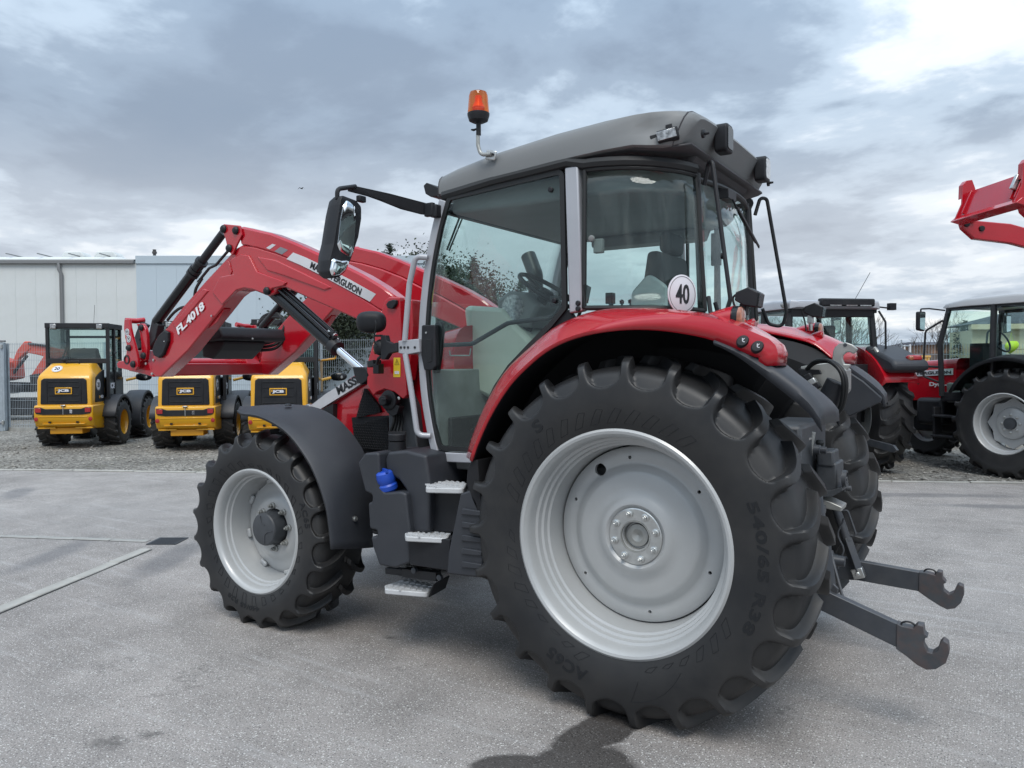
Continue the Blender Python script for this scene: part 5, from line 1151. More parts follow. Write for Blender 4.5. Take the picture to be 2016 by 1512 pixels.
# ------------------------------------------------------------------ three compact yellow wheel loaders
def disc_ring(mb, prof, o, n=32): return mb.lathe(prof, o, 'y', n)
def round_wheel(parent, x, y, r, wd, rim_mat, name, side, lugs=18):
    wl = empty(name, (x, y, r), 0, parent)
    h = wd/2; P = [(-h*.98, r*.56), (-h, r*.70), (-h*.96, r*.88), (-h*.80, r*.97), (0, r), (h*.80, r*.97), (h*.96, r*.88), (h, r*.70), (h*.98, r*.56)]
    t = MB().lathe(P, n=48, caps=False); me = t.build('tyre', 'rubber', wl, 40)
    bl = MB()
    for k in range(lugs):
        for s in (-1, 1):
            a = 2*math.pi*(k+(.5 if s > 0 else 0))/lugs; rings = []
            for q in range(4):
                yy = s*h*(.04+.30*q); rr = r*(1.012-.028*(q/3)**2.5); aa = a-q*.075
                d = Vector((math.sin(aa), 0, math.cos(aa))); tt = Vector((math.cos(aa), 0, -math.sin(aa)))
                c = d*rr+Vector((0, yy, 0)); w2 = r*.055
                rings.append([c-tt*w2-d*.04, c+tt*w2-d*.04, c+tt*w2*.8+d*.012, c-tt*w2*.8+d*.012])
            bl.loft(rings)
    tag(bl.build('tread', 'rubber', wl, 30), kind='stuff')
    MB().lathe([(s_*side, rr) for s_, rr in ((-h*.9, r*.57), (h*.92, r*.58), (h*.94, r*.55), (h*.80, r*.52), (h*.30, r*.50), (h*.25, r*.30), (h*.35, r*.26), (h*.40, r*.001))], n=36).build('rim', rim_mat, wl, 30)
    return wl
def round_sign(c, n, u, r, txt, parent, name='speed_sticker'):
    n = Vector(n).normalized(); u = Vector(u); u = (u-n*u.dot(n)).normalized(); xd = u.cross(n).normalized()
    o = MB().lathe([(-.002, r), (.002, r), (.0025, r*.98)], c, (n, xd, u), 36).build(name, 'sign_white', parent)
    c = Vector(c); MB().tube([c+n*.0027+xd*(r*.88*math.cos(2*math.pi*k/32))+u*(r*.88*math.sin(2*math.pi*k/32)) for k in range(32)], r*.022, 5, closed=True).build('ring', 'ink', o)
    lettering(txt, c+n*.003, xd, u, r*1.05, r*.92, 'ink', o, bold=.03)
    return o
def jcb():
    J = empty('wheel_loader')
    def P(mb, name, mat, bevel=0, parent=None, **k): return mb.build(name, mat, parent or J, bevel=bevel, **k)
    # counterweight
    cw = P(MB().prism([(.0, .86), (-.02, .80), (-.02, .58), (.06, .45), (.20, .40), (.78, .36), (.78, .86)], -.60, .60), 'counterweight', 'jcb_yellow', .025)
    P(MB().prism([(-.54, .70), (-.40, .68), (.40, .68), (.54, .70), (.575, .74), (.575, .82), (.46, .82), (.36, .79), (-.36, .79), (-.46, .82), (-.575, .82), (-.575, .74)], -.035, .02, 'yz'), 'lamp_recess', 'black_plastic', .006, cw)
    for s in (-1, 1):
        l = P(MB().box((-.036, s*.505, .765), (.012, .12, .085)), 'tail_lamp', 'lens_red', .006, cw)
        MB().lathe([(0, .040), (-.006, .040), (-.008, .034), (-.0085, .001)], (-.022, s*.55, .595), 'x', 24).build('reflector', 'lens_red', cw)
        MB().box((-.012, s*.28, .535), (.02, .05, .03)).build('lifting_eye', 'black_plastic', cw)
    MB().box((-.03, -.16, .74), (.01, .05, .07)).build('type_plate', 'sign_white', cw)
    MB().lathe([(0, .008), (.16, .008)], (-.03, .0, .68), 'z', 8).build('tow_pin', 'zinc', cw); MB().box((-.02, 0, .855), (.05, .10, .018)).build('pin_handle', 'zinc', cw, bevel=.006)
    P(MB().box((.0, 0, .64), (.06, 1.0, .018)).box((.02, 0, .50), (.06, .86, .018)), 'trim_step', 'jcb_yellow', .005, cw)
    P(MB().box((.30, 0, .36), (.40, .66, .12)), 'tow_hitch', 'jcb_frame', .01)
    P(MB().box((.34, .38, .42), (.56, .36, .03)).box((.34, -.38, .42), (.56, .36, .03)), 'skid_plate', 'jcb_yellow', .004)
    # engine hood
    rings = [[Vector((x, y, z)) for x, y in round_poly([(x0, -h), (.74, -h), (.74, h), (x0, h)], [r, .01, .01, r])] for (z, x0, h, r) in ((.86, .03, .56, .05), (1.34, .045, .56, .06), (1.42, .075, .55, .08), (1.47, .13, .53, .09), (1.63, .33, .43, .08), (1.66, .40, .41, .07), (1.665, .46, .38, .05))]
    hood = P(MB().loft(rings), 'engine_hood', 'jcb_yellow', smooth=28)
    gp = P(MB().prism(round_poly([(-.48, .875), (.48, .875), (.46, 1.34), (.40, 1.375), (-.40, 1.375), (-.46, 1.34)], .03), .02, .07, 'yz'), 'radiator_grille', 'black_plastic', .012, hood)
    for z in (.94, 1.05, 1.21, 1.31): MB().box((.016, 0, z), (.014, .62, .012)).build('grille_bar', 'black_plastic', gp, bevel=.003)
    for s in (-1, 1): MB().box((.016, s*.345, 1.12), (.014, .02, .42)).build('grille_post', 'black_plastic', gp, bevel=.003)
    bd = MB().box((.012, 0, 1.135), (.020, .345, .130)).build('badge', 'jcb_yellow', gp, bevel=.004)
    MB().box((.003, 0, 1.135), (.006, .305, .092)).build('badge_field', 'ink', bd)
    lettering('JCB', (-.001, .0, 1.135), (0, -1, 0), (0, 0, 1), .235, .062, 'sign_white', bd, bold=.06, thick=.002)
    MB().box((-.001, .122, 1.15), (.004, .026, .03)).build('badge_mark', 'jcb_yellow', bd)
    round_sign((.235, .22, 1.558), (-.58, 0, .81), (.81, 0, .58), .105, '20', hood)
    P(MB().tube(fillet([(.40, .10, 1.645), (.40, .10, 1.70), (.40, -.17, 1.70), (.40, -.17, 1.645)], .03, 4), .016, 10), 'hood_handle', 'black_plastic', 0, hood)
    P(MB().lathe([(0, .035), (.05, .035), (.055, .08), (.09, .085), (.12, .05), (.125, .001)], (.56, .20, 1.65), 'z', 24), 'air_intake', 'black_plastic', 0, hood)
    for s in (-1, 1):
        sp_ = P(MB().prism([(.20, .90), (.72, .90), (.72, 1.54), (.48, 1.48), (.24, 1.38)], s*.545, s*.566), 'side_grille', 'black_plastic', .008, hood)
        if s < 0:
            round_sign((.38, -.569, 1.24), (0, -1, 0), (0, 0, 1), .11, '20', sp_)
            lettering('403', (.55, -.569, 1.0), (1, 0, 0), (0, 0, 1), .16, .06, 'sign_white', sp_, bold=.03); MB().box((.43, -.569, 1.0), (.05, .004, .055)).build('badge_mark', 'jcb_yellow', sp_)
    # cab
    n0 = set(o.name for o in J.children)
    x0, x1, zt = 1.06, 1.92, 2.47
    for (x, y) in ((x0, .64), (x0, -.64), (x1, .58), (x1, -.58), (x0+.42, -.61)): P(MB().box((x, y, (zt+.9)/2), (.065, .065, zt-.9)), 'cab_post', 'black_steel', .006)
    P(MB().box((x0, 0, zt-.05), (.09, 1.36, .10)).box((x1, 0, zt-.05), (.08, 1.26, .10)).box(((x0+x1)/2, .60, zt-.05), (x1-x0, .08, .10)).box(((x0+x1)/2, -.60, zt-.05), (x1-x0, .08, .10)), 'roof_frame', 'black_steel', .008)
    P(MB().box(((x0+x1)/2, 0, zt-.02), (x1-x0-.05, 1.14, .012)), 'roof_glass', 'dark_glass')
    P(MB().box((x0, 0, 1.71), (.07, 1.26, .10)), 'rear_sill', 'black_steel', .006)
    P(MB().box((x0, 0, 2.06), (.008, 1.22, .61)), 'rear_window', 'cab_glass')
    P(MB().box((x1, 0, 1.95), (.008, 1.1, .85)), 'front_window', 'cab_glass')
    P(MB().box((x1, .0, 2.22), (.03, 1.1, .05)), 'front_header', 'black_steel')
    for s in (-1, 1):
        P(MB().box(((x0+x1)/2, s*.605, 1.95), (x1-x0-.06, .008, .92)), 'side_window', 'dark_glass')
        d = P(MB().box(((x0+x1)/2+.02, s*.612, 1.18), (x1-x0, .02, .62)), 'door_panel', 'black_gloss', .01)
        if s < 0:
            lettering('JCB', (1.32, -.625, 1.19), (1, 0, 0), (0, 0, 1), .36, .15, 'sign_white', d, bold=.06); MB().box((1.165, -.625, 1.225), (.045, .006, .06)).build('badge_mark', 'jcb_yellow', d)
            for z in (1.55, 1.88): MB().box((1.46, -.63, z), (.12, .04, .05)).build('hinge', 'black_steel', d, bevel=.004)
    for s in (-1, 1): 
        l = P(MB().box((x0-.06, s*.49, zt-.07), (.05, .125, .10)), 'work_lamp', 'lens_clear', .012); MB().box((x0-.03, s*.49, zt-.07), (.04, .14, .115)).build('lamp_shell', 'black_plastic', l, bevel=.01)
    P(MB().prism(round_poly([(1.20, 1.5), (1.28, 1.95), (1.38, 1.98), (1.62, 1.66), (1.62, 1.5)], .05), -.32, .28), 'seat', 'seat_cloth', .06)
    P(MB().tube([(1.82, .05, 1.45), (1.62, .10, 1.98)], .028, 8).tube(catmull([(1.30, .46, 1.72), (1.45, .44, 1.92), (1.55, .42, 2.12)], 4), .02, 8), 'steering_column', 'black_plastic')
    P(MB().tube(fillet([(1.80, .58, 2.10), (1.72, .52, 2.10), (1.72, .52, 1.82), (1.80, .58, 1.82)], .03, 4), .014, 8), 'grab_handle', 'black_plastic')
    P(MB().box((1.6, 0, 1.0), (1.2, 1.1, .75)).box((2.6, 0, .72), (1.4, .55, .5)), 'front_frame', 'black_steel', .02)
    P(MB().tube([(1.06, -.35, zt), (1.00, -.40, zt+.36)], .004, 5), 'aerial', 'black_plastic')
    for ch in J.children:
        if ch.name not in n0: ch.location.x -= .32
    # wheels and mudguards
    for s in (-1, 1):
        round_wheel(J, 1.02, s*.64, .46, .48, 'jcb_yellow', 'rear_wheel', s); round_wheel(J, 2.62, s*.67, .46, .48, 'jcb_yellow', 'front_wheel', s)
        for (cx_, ex_, zt2, nm) in ((1.02, (15, 165), .56, 'rear_mudguard'), (2.62, (5, 195), .60, 'front_mudguard')):
            rows = []
            for k in range(13):
                a = R_(ex_[0]+(ex_[1]-ex_[0])*k/12); d = Vector((math.cos(a), 0, math.sin(a))); c = Vector((cx_, 0, .46)); rows.append([c+d*(zt2-.05)+Vector((0, s*.88, 0)), c+d*zt2+Vector((0, s*.87, 0)), c+d*(zt2+.01)+Vector((0, s*.68, 0)), c+d*zt2+Vector((0, s*.45, 0))])
            P(MB().grid(rows), nm, 'grey_plastic', solid=.012, smooth=40)
    P(MB().tube(fillet([(1.90, -.60, 1.30), (2.02, -.86, 1.36), (2.02, -.95, 1.36)], .05, 4), .03, 8), 'lamp_arm', 'jcb_yellow')
    l = P(ellipsoid(MB(), (2.0, -.98, 1.37), .07, .19, .09, 0, pw=.8), 'front_lamp', 'black_gloss', smooth=50)
    MB().lathe([(0, .03), (-.02, .03), (-.022, .001)], (1.93, -1.06, 1.36), 'x', 14).build('lamp_lens', 'lens_clear', l)
    P(MB().tube(fillet([(1.90, -.60, 1.70), (1.95, -.92, 1.74), (1.95, -.92, 2.18), (1.90, -.60, 2.22)], .05, 4), .022, 8), 'mirror_bracket', 'jcb_frame')
    mm = P(MB().prism(round_poly([(-1.02, 1.80), (-.80, 1.80), (-.80, 2.18), (-1.02, 2.18)], .03), 1.90, 1.95, 'yz'), 'mirror', 'black_plastic', .006); MB().prism(round_poly([(-1.0, 1.82), (-.82, 1.82), (-.82, 2.16), (-1.0, 2.16)], .03), 1.895, 1.899, 'yz').build('mirror_glass', 'mirror_glass', mm)
    return J
jf = Vector((.655, -.756, 0)).normalized(); jl = Vector((-jf.y, jf.x, 0)); jang = math.atan2(jf.y, jf.x)
J1 = jcb()
jl_lab = ('yellow compact wheel loader standing next to the steel gate post', 'yellow compact wheel loader under the raised loader arm, between two others', 'yellow compact wheel loader half hidden behind the front wheel of the large tractor')
jpos = ((72, 826, 14.88), (311, 829, 14.35), (493, 832, 13.9))
for k, (x, y, d) in enumerate(jpos):
    o = J1 if k == 0 else copy_tree(J1)
    w_ = at(x, y, D=d)-jl*.484; o.scale = (1, .88, 1); o.location = (w_.x, w_.y, .004); o.rotation_euler = (0, 0, jang+(0, .025, -.035)[k])
    tag(o, jl_lab[k], 'wheel loader', 'yellow wheel loaders parked in a row')
# ------------------------------------------------------------------ parked tractors on the other side
_pt = {}
def bg_tyre(R, W, rr, n):
    k = (R, W, rr, n)
    if k not in _pt:
        h = W/2; e = [(0, R), (h*.4, R*.998), (h*.7, R*.988), (h*.86, R*.97), (h*.94, R*.945), (h*.98, R*.91), (h, R*.86), (h, R*.80), (h*.97, R*.74), (h*.92, rr*1.06), (h*.88, rr)]
        fl = [(0, R*.93), (h*.38, R*.928), (h*.62, R*.92), (h*.76, R*.905), (h*.86, R*.885), (h*.94, R*.865), (h*.985, R*.835), (h, R*.795), (h*.97, R*.74), (h*.92, rr*1.06), (h*.88, rr)]
        _pt[k] = tyre_mesh('tyre', e, fl, n, W*.36, R*.82, R*.965, top=.13)[0]
    return _pt[k]
def bg_wheel(parent, x, y, R, W, rr, n, name, side, dish=.5, poly=False):
    wl = empty(name, (x, y, R*.965), 0, parent); link('tyre', bg_tyre(R, W, rr, n), wl); h = W/2
    MB().lathe([(s*side, r) for s, r in ((h*.90, rr*1.01), (h*.92, rr*.98), (h*.8, rr*.94), (h*.5, rr*.91), (h*.45, rr*.87), (-h*.5, rr*.85), (-h*.9, rr*1.0))], n=48, caps=False).build('rim', 'wheel_silver', wl, 30, solid=.008)
    d = h*(dish-.5)*2
    if poly:
        ring = [(rr*(.86 if k % 2 == 0 else .72)*math.sin(R_(k*22.5)), rr*(.86 if k % 2 == 0 else .72)*math.cos(R_(k*22.5))) for k in range(16)]
        MB().prism(round_poly(ring, .03), side*(d-.02)-.01, side*(d-.02)+.01).build('disc', 'wheel_silver', wl, bevel=.004)
        MB().lathe([(side*(d-.02), rr*.55), (side*(d+.02), rr*.50), (side*(d+.05), rr*.36), (side*(d+.05), .001)], n=32).build('disc_dome', 'wheel_silver', wl)
    else:
        MB().lathe([(side*(d-.03), rr*.87), (side*d, rr*.80), (side*(d+.03), rr*.5), (side*(d+.04), .001)], n=40).build('disc', 'wheel_silver', wl)
    MB().lathe([(side*(d+.04), rr*.20), (side*(d+.085), rr*.19), (side*(d+.09), .001)], n=24).build('hub', 'casting_grey', wl)
    bm_ = bolt_mesh(.014, .03)
    for i in range(8):
        a = 2*math.pi*i/8; o = link('wheel_bolt', bm_, wl); o.location = (rr*.29*math.sin(a), side*(d+.05), rr*.29*math.cos(a)); o.scale = (1, side, 1)
    MB().box((0, -side*h*.6, 0), (.2, h*1.2, .2)).build('axle_end', 'black_steel', wl, bevel=.02)
    return wl
def parked_tractor(big, name='parked_tractor'):
    A = empty(name)
    def P(mb, nm, mat, bevel=0, parent=None, **k): return mb.build(nm, mat, parent or A, bevel=bevel, **k)
    R, W, rr, Rf, Wf, rf, L, hw, zr = (.86, .54, .49, .66, .42, .36, 2.6, .82, 2.50) if big else (.78, .42, .43, .56, .36, .30, 2.25, .78, 2.56)
    for s in (-1, 1):
        bg_wheel(A, 0, s*hw, R, W, rr, 20, 'rear_wheel', s, .42, not big); bg_wheel(A, L, s*(hw-.02), Rf, Wf, rf, 18, 'front_wheel', s, .45)
    P(MB().box((1.2, 0, .80), (2.7, .5, .6)).box((0, 0, .85), (.5, 1.2, .4)).box((L, 0, .55), (.2, 1.2, .2)), 'transmission', 'black_steel', .03)
    # bonnet
    rings = []
    for (x, h, zb, zt) in ((1.05, .42, 1.05, 1.68), (1.6, .42, 1.0, 1.64), (2.2, .41, .98, 1.56), (2.7, .38, .96, 1.44), (3.0, .32, .95, 1.30), (3.1, .24, .95, 1.18)): rings.append([Vector((x, a, b)) for a, b in round_poly([(-h, zb), (h, zb), (h*.97, zt), (-h*.97, zt)], [.02, .02, .12, .12])])
    bo = P(MB().loft(rings), 'bonnet', 'red', smooth=40)
    for s in (1, -1):
        MB().prism([(1.1, 1.42), (2.6, 1.34), (2.95, 1.22), (2.95, 1.27), (2.6, 1.40), (1.1, 1.52)], s*.40, s*.428).build('side_stripe', 'sign_white', bo)
        MB().prism([(1.9, 1.02), (2.5, 1.02), (2.5, 1.28), (2.0, 1.30)], s*.40, s*.424).build('side_grille', 'dark_red', bo)
    lettering('MASSEY FERGUSON', (1.62, .431, 1.44), (-1, 0, .04), (0, 0, 1), 1.0, .05, 'ink', bo, bold=.03)
    if not big: lettering('Dyna-4', (1.30, .431, 1.26), (-1, 0, 0), (0, 0, 1), .36, .08, 'sign_white', bo, bold=.04)
    # cab
    xr, xm, xf, cw = (-.42, .25, 1.05, .74) if big else (-.38, .32, 1.05, .72); zb = 1.62
    for s in (-1, 1):
        P(MB().tube([(xf-.05, s*(cw-.06), zr-.1), (xf+.06, s*cw, 1.9), (xf+.02, s*cw, 1.1)], .040, 8), 'front_post', 'black_steel')
        P(MB().tube([(xm, s*(cw-.04), zr-.1), (xm, s*cw, 1.05)], .045, 8), 'middle_post', 'black_steel')
        P(MB().tube([(xr+.06, s*(cw-.10), zr-.1), (xr, s*(cw-.04), 1.5)], .05, 8), 'rear_post', 'black_steel')
        P(MB().box(((xr+xf)/2, s*(cw-.06), zr-.13), (xf-xr, .06, .08)), 'roof_rail', 'black_steel', .01)
        P(MB().prism([(xm, 1.15), (xf, 1.12), (xf+.05, 1.9), (xf-.06, zr-.15), (xm, zr-.15)], s*(cw-.015), s*(cw-.010)), 'door_glass', 'cab_glass')
        P(MB().prism([(xr+.02, 1.6), (xm, 1.6), (xm, zr-.15), (xr+.08, zr-.15)], s*(cw-.03), s*(cw-.025)), 'side_glass', 'cab_glass')
        P(MB().prism([(xm, 1.06), (xf+.04, 1.02), (xf+.05, 1.16), (xm, 1.18)], s*(cw-.06), s*(cw+.005)), 'door_sill', 'black_plastic', .01)
    P(MB().prism([(-cw+.08, 1.55), (cw-.08, 1.55), (cw-.12, zr-.15), (-cw+.12, zr-.15)], xr+.02, xr+.025, 'yz'), 'rear_glass', 'cab_glass')
    P(MB().box((xr+.03, 0, zr-.16), (.07, 1.3, .14)), 'rear_header', 'black_steel', .01); P(MB().box((xr, 0, 1.45), (.10, 1.25, .28)), 'rear_panel', 'black_steel', .01)
    P(MB().prism([(-cw+.08, 1.5), (cw-.08, 1.5), (cw-.12, zr-.15), (-cw+.12, zr-.15)], xf+.0, xf+.005, 'yz'), 'windscreen', 'cab_glass')
    P(MB().box((.35, 0, 1.15), (1.4, 1.3, .3)), 'cab_floor', 'cab_grey', .02)
    P(MB().prism(round_poly([(-.12, 1.5), (.35, 1.5), (.35, 1.62), (.0, 1.66), (-.06, 2.16), (-.18, 2.16)], .04), -.22, .22), 'seat', 'seat_cloth', .04)
    P(MB().box((.85, 0, 1.65), (.2, .5, .5)).tube([(.80, 0, 1.8), (.62, 0, 1.92)], .03), 'dashboard', 'black_plastic', .03)
    P(MB().tube([Vector((.62, 0, 1.93))+Vector((.08*math.sin(a)*1.0, .18*math.cos(a), .16*math.sin(a))) for a in [2*math.pi*k/24 for k in range(24)]], .014, 6, closed=True), 'steering_wheel', 'black_plastic')
    # roof
    rows = []
    for (x, h, a, b) in ((xr-.10, cw-.12, zr-.10, zr-.02), (xr-.06, cw-.03, zr-.12, zr), (xr+.4, cw+.01, zr-.12, zr+.02), (xm+.4, cw+.01, zr-.12, zr+.0), (xf+.0, cw-.02, zr-.13, zr-.06), (xf+.10, cw-.12, zr-.12, zr-.09)):
        rows.append([Vector((x, p, q)) for p, q in round_poly([(-h, a), (h, a), (h*.98, b), (-h*.98, b)], [.01, .01, .05, .05])])
    rf = P(MB().loft(rows), 'cab_roof', 'silver' if big else 'gutter_light', smooth=40)
    if big:
        bar = P(MB().box((xr-.10, -.15, zr-.03), (.10, .85, .11)), 'light_bar', 'black_plastic', .02)
        for y in (-.42, -.20, .05): MB().box((xr-.152, y, zr-.075), (.006, .18, .016)).build('plate_light', 'lens_clear', bar)
        P(ellipsoid(MB(), (xr+.02, cw+.01, zr-.06), .085, .03, .05), 'roof_lamp', 'lens_clear')
        P(MB().tube([(xr, -cw+.02, zr-.08), (xr-.05, -cw-.12, zr-.10)], .012).box((xr-.06, -cw-.16, zr-.08), (.08, .10, .10)), 'rear_camera', 'black_plastic', .02)
        P(MB().tube([(xr+.1, -.40, zr), (xr+.04, -.62, zr+.42)], .004, 5), 'aerial', 'black_plastic')
    for s in (-1, 1): P(MB().tube(fillet([(xr-.02, s*(cw-.02), zr-.14), (xr-.09, s*(cw+.04), zr-.3), (xr-.09, s*(cw+.05), 1.72), (xr-.02, s*(cw-.02), 1.66)], .06, 4), .015, 8), 'grab_rail', 'black_plastic')
    # fenders
    for s in (-1, 1):
        rows = []; Rz = R*.965
        for k in range(17):
            a = R_(28+ (150-28)*k/16); d = Vector((math.cos(a), 0, math.sin(a))); rad = R+.10+.05*math.sin(a); c = Vector((0, 0, Rz))
            rows.append([c+d*(rad-.05)+Vector((0, s*(hw+W/2), 0)), c+d*rad+Vector((0, s*(hw+W/2-.01), 0)), c+d*(rad+.04)+Vector((0, s*(hw), 0)), c+d*(rad+.03)+Vector((0, s*(hw-W/2-.02), 0)), c+d*(rad-.35)+Vector((0, s*(hw-W/2-.02), 0))])
        f_ = P(MB().grid(rows), 'rear_fender', 'red' if big else 'black_plastic', solid=.01, smooth=45)
        if big:
            z_ = 1.60
            e_ = P(MB().prism([(-.36, z_+.27), (-.98, z_+.04), (-1.02, z_-.08), (-.85, z_-.14), (-.62, z_-.06), (-.30, z_+.12)], s*(hw-.26), s*(hw+.30)), 'fender_extension', 'grey_plastic', .05)
            t_ = MB().box((-.90, s*(hw+.12), z_+.07), (.10, .22, .09), (0, .2, 0)).build('tail_lamp', 'lens_red', e_, bevel=.03); MB().box((-.93, s*(hw+.05), z_+.07), (.06, .07, .07)).build('indicator', 'lens_amber', e_, bevel=.02)
            MB().tube(catmull([(-.52, s*(hw-.22), z_+.22), (-.60, s*(hw-.22), z_+.14), (-.56, s*(hw-.22), z_+.06)], 4), .03, 8).build('hook', 'bare_metal', e_)
            MB().box((-.66, s*(hw-.17), z_-.06), (.07, .012, .11)).build('warning_label', 'yellow_label', e_)
    # mirrors and steps
    for s in (-1, 1):
        mi = P(MB().prism(round_poly([(s*(cw+.30), 2.08), (s*(cw+.44), 2.10), (s*(cw+.44), 2.38), (s*(cw+.28), 2.38)], .03), xf+.10, xf+.16, 'yz'), 'mirror', 'black_plastic', .01)
        MB().prism(round_poly([(s*(cw+.31), 2.10), (s*(cw+.42), 2.12), (s*(cw+.42), 2.36), (s*(cw+.30), 2.36)], .02), xf+.096, xf+.099, 'yz').build('mirror_glass', 'mirror_glass', mi)
        MB().tube(fillet([(xf+.0, s*(cw-.02), zr-.16), (xf+.12, s*(cw+.18), zr-.13), (xf+.13, s*(cw+.36), zr-.14), (xf+.13, s*(cw+.36), 2.38)], .04, 4), .012, 8).build('mirror_arm', 'black_plastic', mi)
        P(MB().tube(fillet([(xf+.02, s*cw, 2.25), (xf+.26, s*(cw+.06), 2.10), (xf+.30, s*(cw+.06), 1.40), (xf+.05, s*cw, 1.30)], .08, 4), .016, 8), 'hand_rail', 'black_plastic')
        P(ellipsoid(MB(), (xf+.42, s*(cw+.14), 1.66), .08, .05, .07), 'front_lamp', 'black_plastic'); P(MB().tube([(xf+.02, s*cw, 1.54), (xf+.40, s*(cw+.12), 1.56)], .018), 'lamp_arm', 'black_plastic')
        st_ = P(MB().box((xf-.10, s*(cw+.02), .80), (.36, .26, .03)).box((xf-.10, s*(cw+.06), .50), (.36, .24, .03)).box((xf+.10, s*(cw-.02), .68), (.03, .2, .5)), 'steps', 'black_steel', .005)
        P(MB().box((xf+.28, s*.48, .85), (.45, .36, .42)), 'fuel_tank', 'black_plastic', .06)
    P(MB().box((-.55, 0, .85), (.2, .5, .6)), 'hitch_frame', 'black_steel', .02)
    for s in (-1, 1): P(MB().prism([(-.5, .55), (-1.2, .50), (-1.28, .44), (-1.2, .40), (-.5, .45)], s*.42-.02, s*.42+.02), 'lower_link', 'steel_grey', .006)
    return A
pbr('gutter_light', (.42, .43, .44), .4, metal=.2)
fM = Vector((.68, -.73, 0)).normalized(); rM = Vector((fM.y, -fM.x, 0))
M_ = parked_tractor(True)
o_ = Vector((-.035, -8.80, 0))-rM*.95-Vector((CR.x, CR.y, 0))*.30; M_.location = (o_.x, o_.y, .004); M_.rotation_euler = (0, 0, math.atan2(fM.y, fM.x))
tag(M_, 'red tractor with a black light bar on its silver roof, seen from behind', 'tractor')
fR = Vector((.86, -.51, 0)).normalized(); rR = Vector((fR.y, -fR.x, 0))
R__ = parked_tractor(False)
o_ = Vector((-1.60, -8.75, 0))+rR*.78-Vector((CR.x, CR.y, 0))*.06; R__.location = (o_.x, o_.y, .004); R__.rotation_euler = (0, 0, math.atan2(fR.y, fR.x))
tag(R__, 'red tractor with black fenders and silver rims, yellow mask in its window', 'tractor')
# yellow mask hanging in that tractor's side window
mk = at(1991, 684, D=12.75)
mo = MB(); rows = []
for k in range(9):
    t = k/8; wd = .105*math.sin(math.pi*min(1, .12+.88*t)**.8)+.012; rows.append([mk+CR*(wd*math.cos(a)*1.0-.05*(t-.5))+CU*(.13-.26*t)*.8-CF*(.05*math.sin(math.pi*t)*max(0, math.sin(a))+.0) for a in [math.pi*j/8 for j in range(9)]])
mask = mo.grid(rows).build('face_mask', 'hivis', None, 60, solid=.004)
MB().tube([mk+CU*.10-CR*.03, mk+CU*.24, mk+CU*.10+CR*.03], .004, 5).build('strap', 'hivis', mask)
tag(mask, 'bright yellow face mask hanging in the side window of a tractor', 'mask')
# a third tractor beside them, out of the picture; only its raised loader reaches in
c3 = at(1952, 380, D=8.6)
L3 = empty('loader_tractor'); tag(L3, 'red loader tool carrier raised high against the clouds', 'front loader')
fS = -CR*.998-CF*.05; fS.z = 0; fS.normalize(); lS = Vector((-fS.y, fS.x, 0))
L3.location = (c3.x, c3.y, 0); L3.rotation_euler = (0, 0, math.atan2(fS.y, fS.x)); H3 = c3.z
def Q(mb, nm, mat, bevel=0, parent=None, **k): return mb.build(nm, mat, parent or L3, bevel=bevel, **k)
for s in (-1, 1):
    pl = Q(MB().prism([(.10, H3-.20), (.02, H3-.02), (.01, H3+.20), (-.03, H3+.25), (-.10, H3+.26), (-.14, H3+.16), (-.14, H3-.24)], s*.50-.012, s*.50+.012), 'carriage_plate', 'red', .003)
    MB().prism([(.01, H3+.20), (-.03, H3+.25), (-.05, H3+.10), (.015, H3+.04)], s*.50-.07, s*.50-.012).build('hook_plate', 'red', pl, bevel=.003)
    Q(MB().prism([(-.10, H3-.20), (.0, H3-.24), (-.02, H3-.30), (-.16, H3-.42), (-.60, H3-.47), (-2.2, H3-.86), (-3.0, 1.75), (-3.0, 1.95), (-2.2, H3-.66), (-.6, H3-.24)], s*.50-.10, s*.50-.02), 'loader_arm', 'red', .012)
    Q(MB().lathe([(0, .035), (.02, .03), (.022, .001)], (-.06, s*.50-.02, H3-.25), 'y', 16), 'pin_cap', 'black_plastic'); Q(MB().lathe([(0, .035), (.02, .03), (.022, .001)], (-.24, s*.50-.02, H3-.30), 'y', 16), 'pin_cap', 'black_plastic')
    Q(MB().prism([(-3.2, .6), (-2.85, .6), (-2.85, 2.05), (-3.05, 2.05)], s*.50-.09, s*.50-.01), 'loader_tower', 'red', .01)
    Q(MB().tube([(-2.85, s*.45, 1.1), (-1.4, s*.45, H3-.75)], .045, 12), 'lift_cylinder', 'black_gloss')
Q(MB().slab([(.06, -.50, H3-.17), (.06, .50, H3-.17), (-.06, .50, H3+.12), (-.06, -.50, H3+.12)], (-.02, 0, -.004)), 'carriage_face', 'red', .004)
Q(MB().prism([(.12, H3-.22), (.05, H3-.16), (-.04, H3-.18), (-.02, H3-.26)], -.56, .56), 'lower_lip', 'red', .006)
for y in (-.40, .40, .47): Q(MB().box((.012, y, H3-.02), (.03, .02, .28), (0, -.40, 0)), 'rib', 'red', .003)
Q(MB().box((.03, .42, H3+.02), (.05, .05, .16), (0, -.42, 0)), 'lock_handle', 'zinc', .006)
S_ = copy_tree(R__)
o_ = Vector((c3.x, c3.y, 0))-fS*5.0; S_.location = (o_.x, o_.y, .0); S_.rotation_euler = (0, 0, math.atan2(fS.y, fS.x)); tag(S_, 'red tractor behind the raised loader arm, outside the picture', 'tractor')
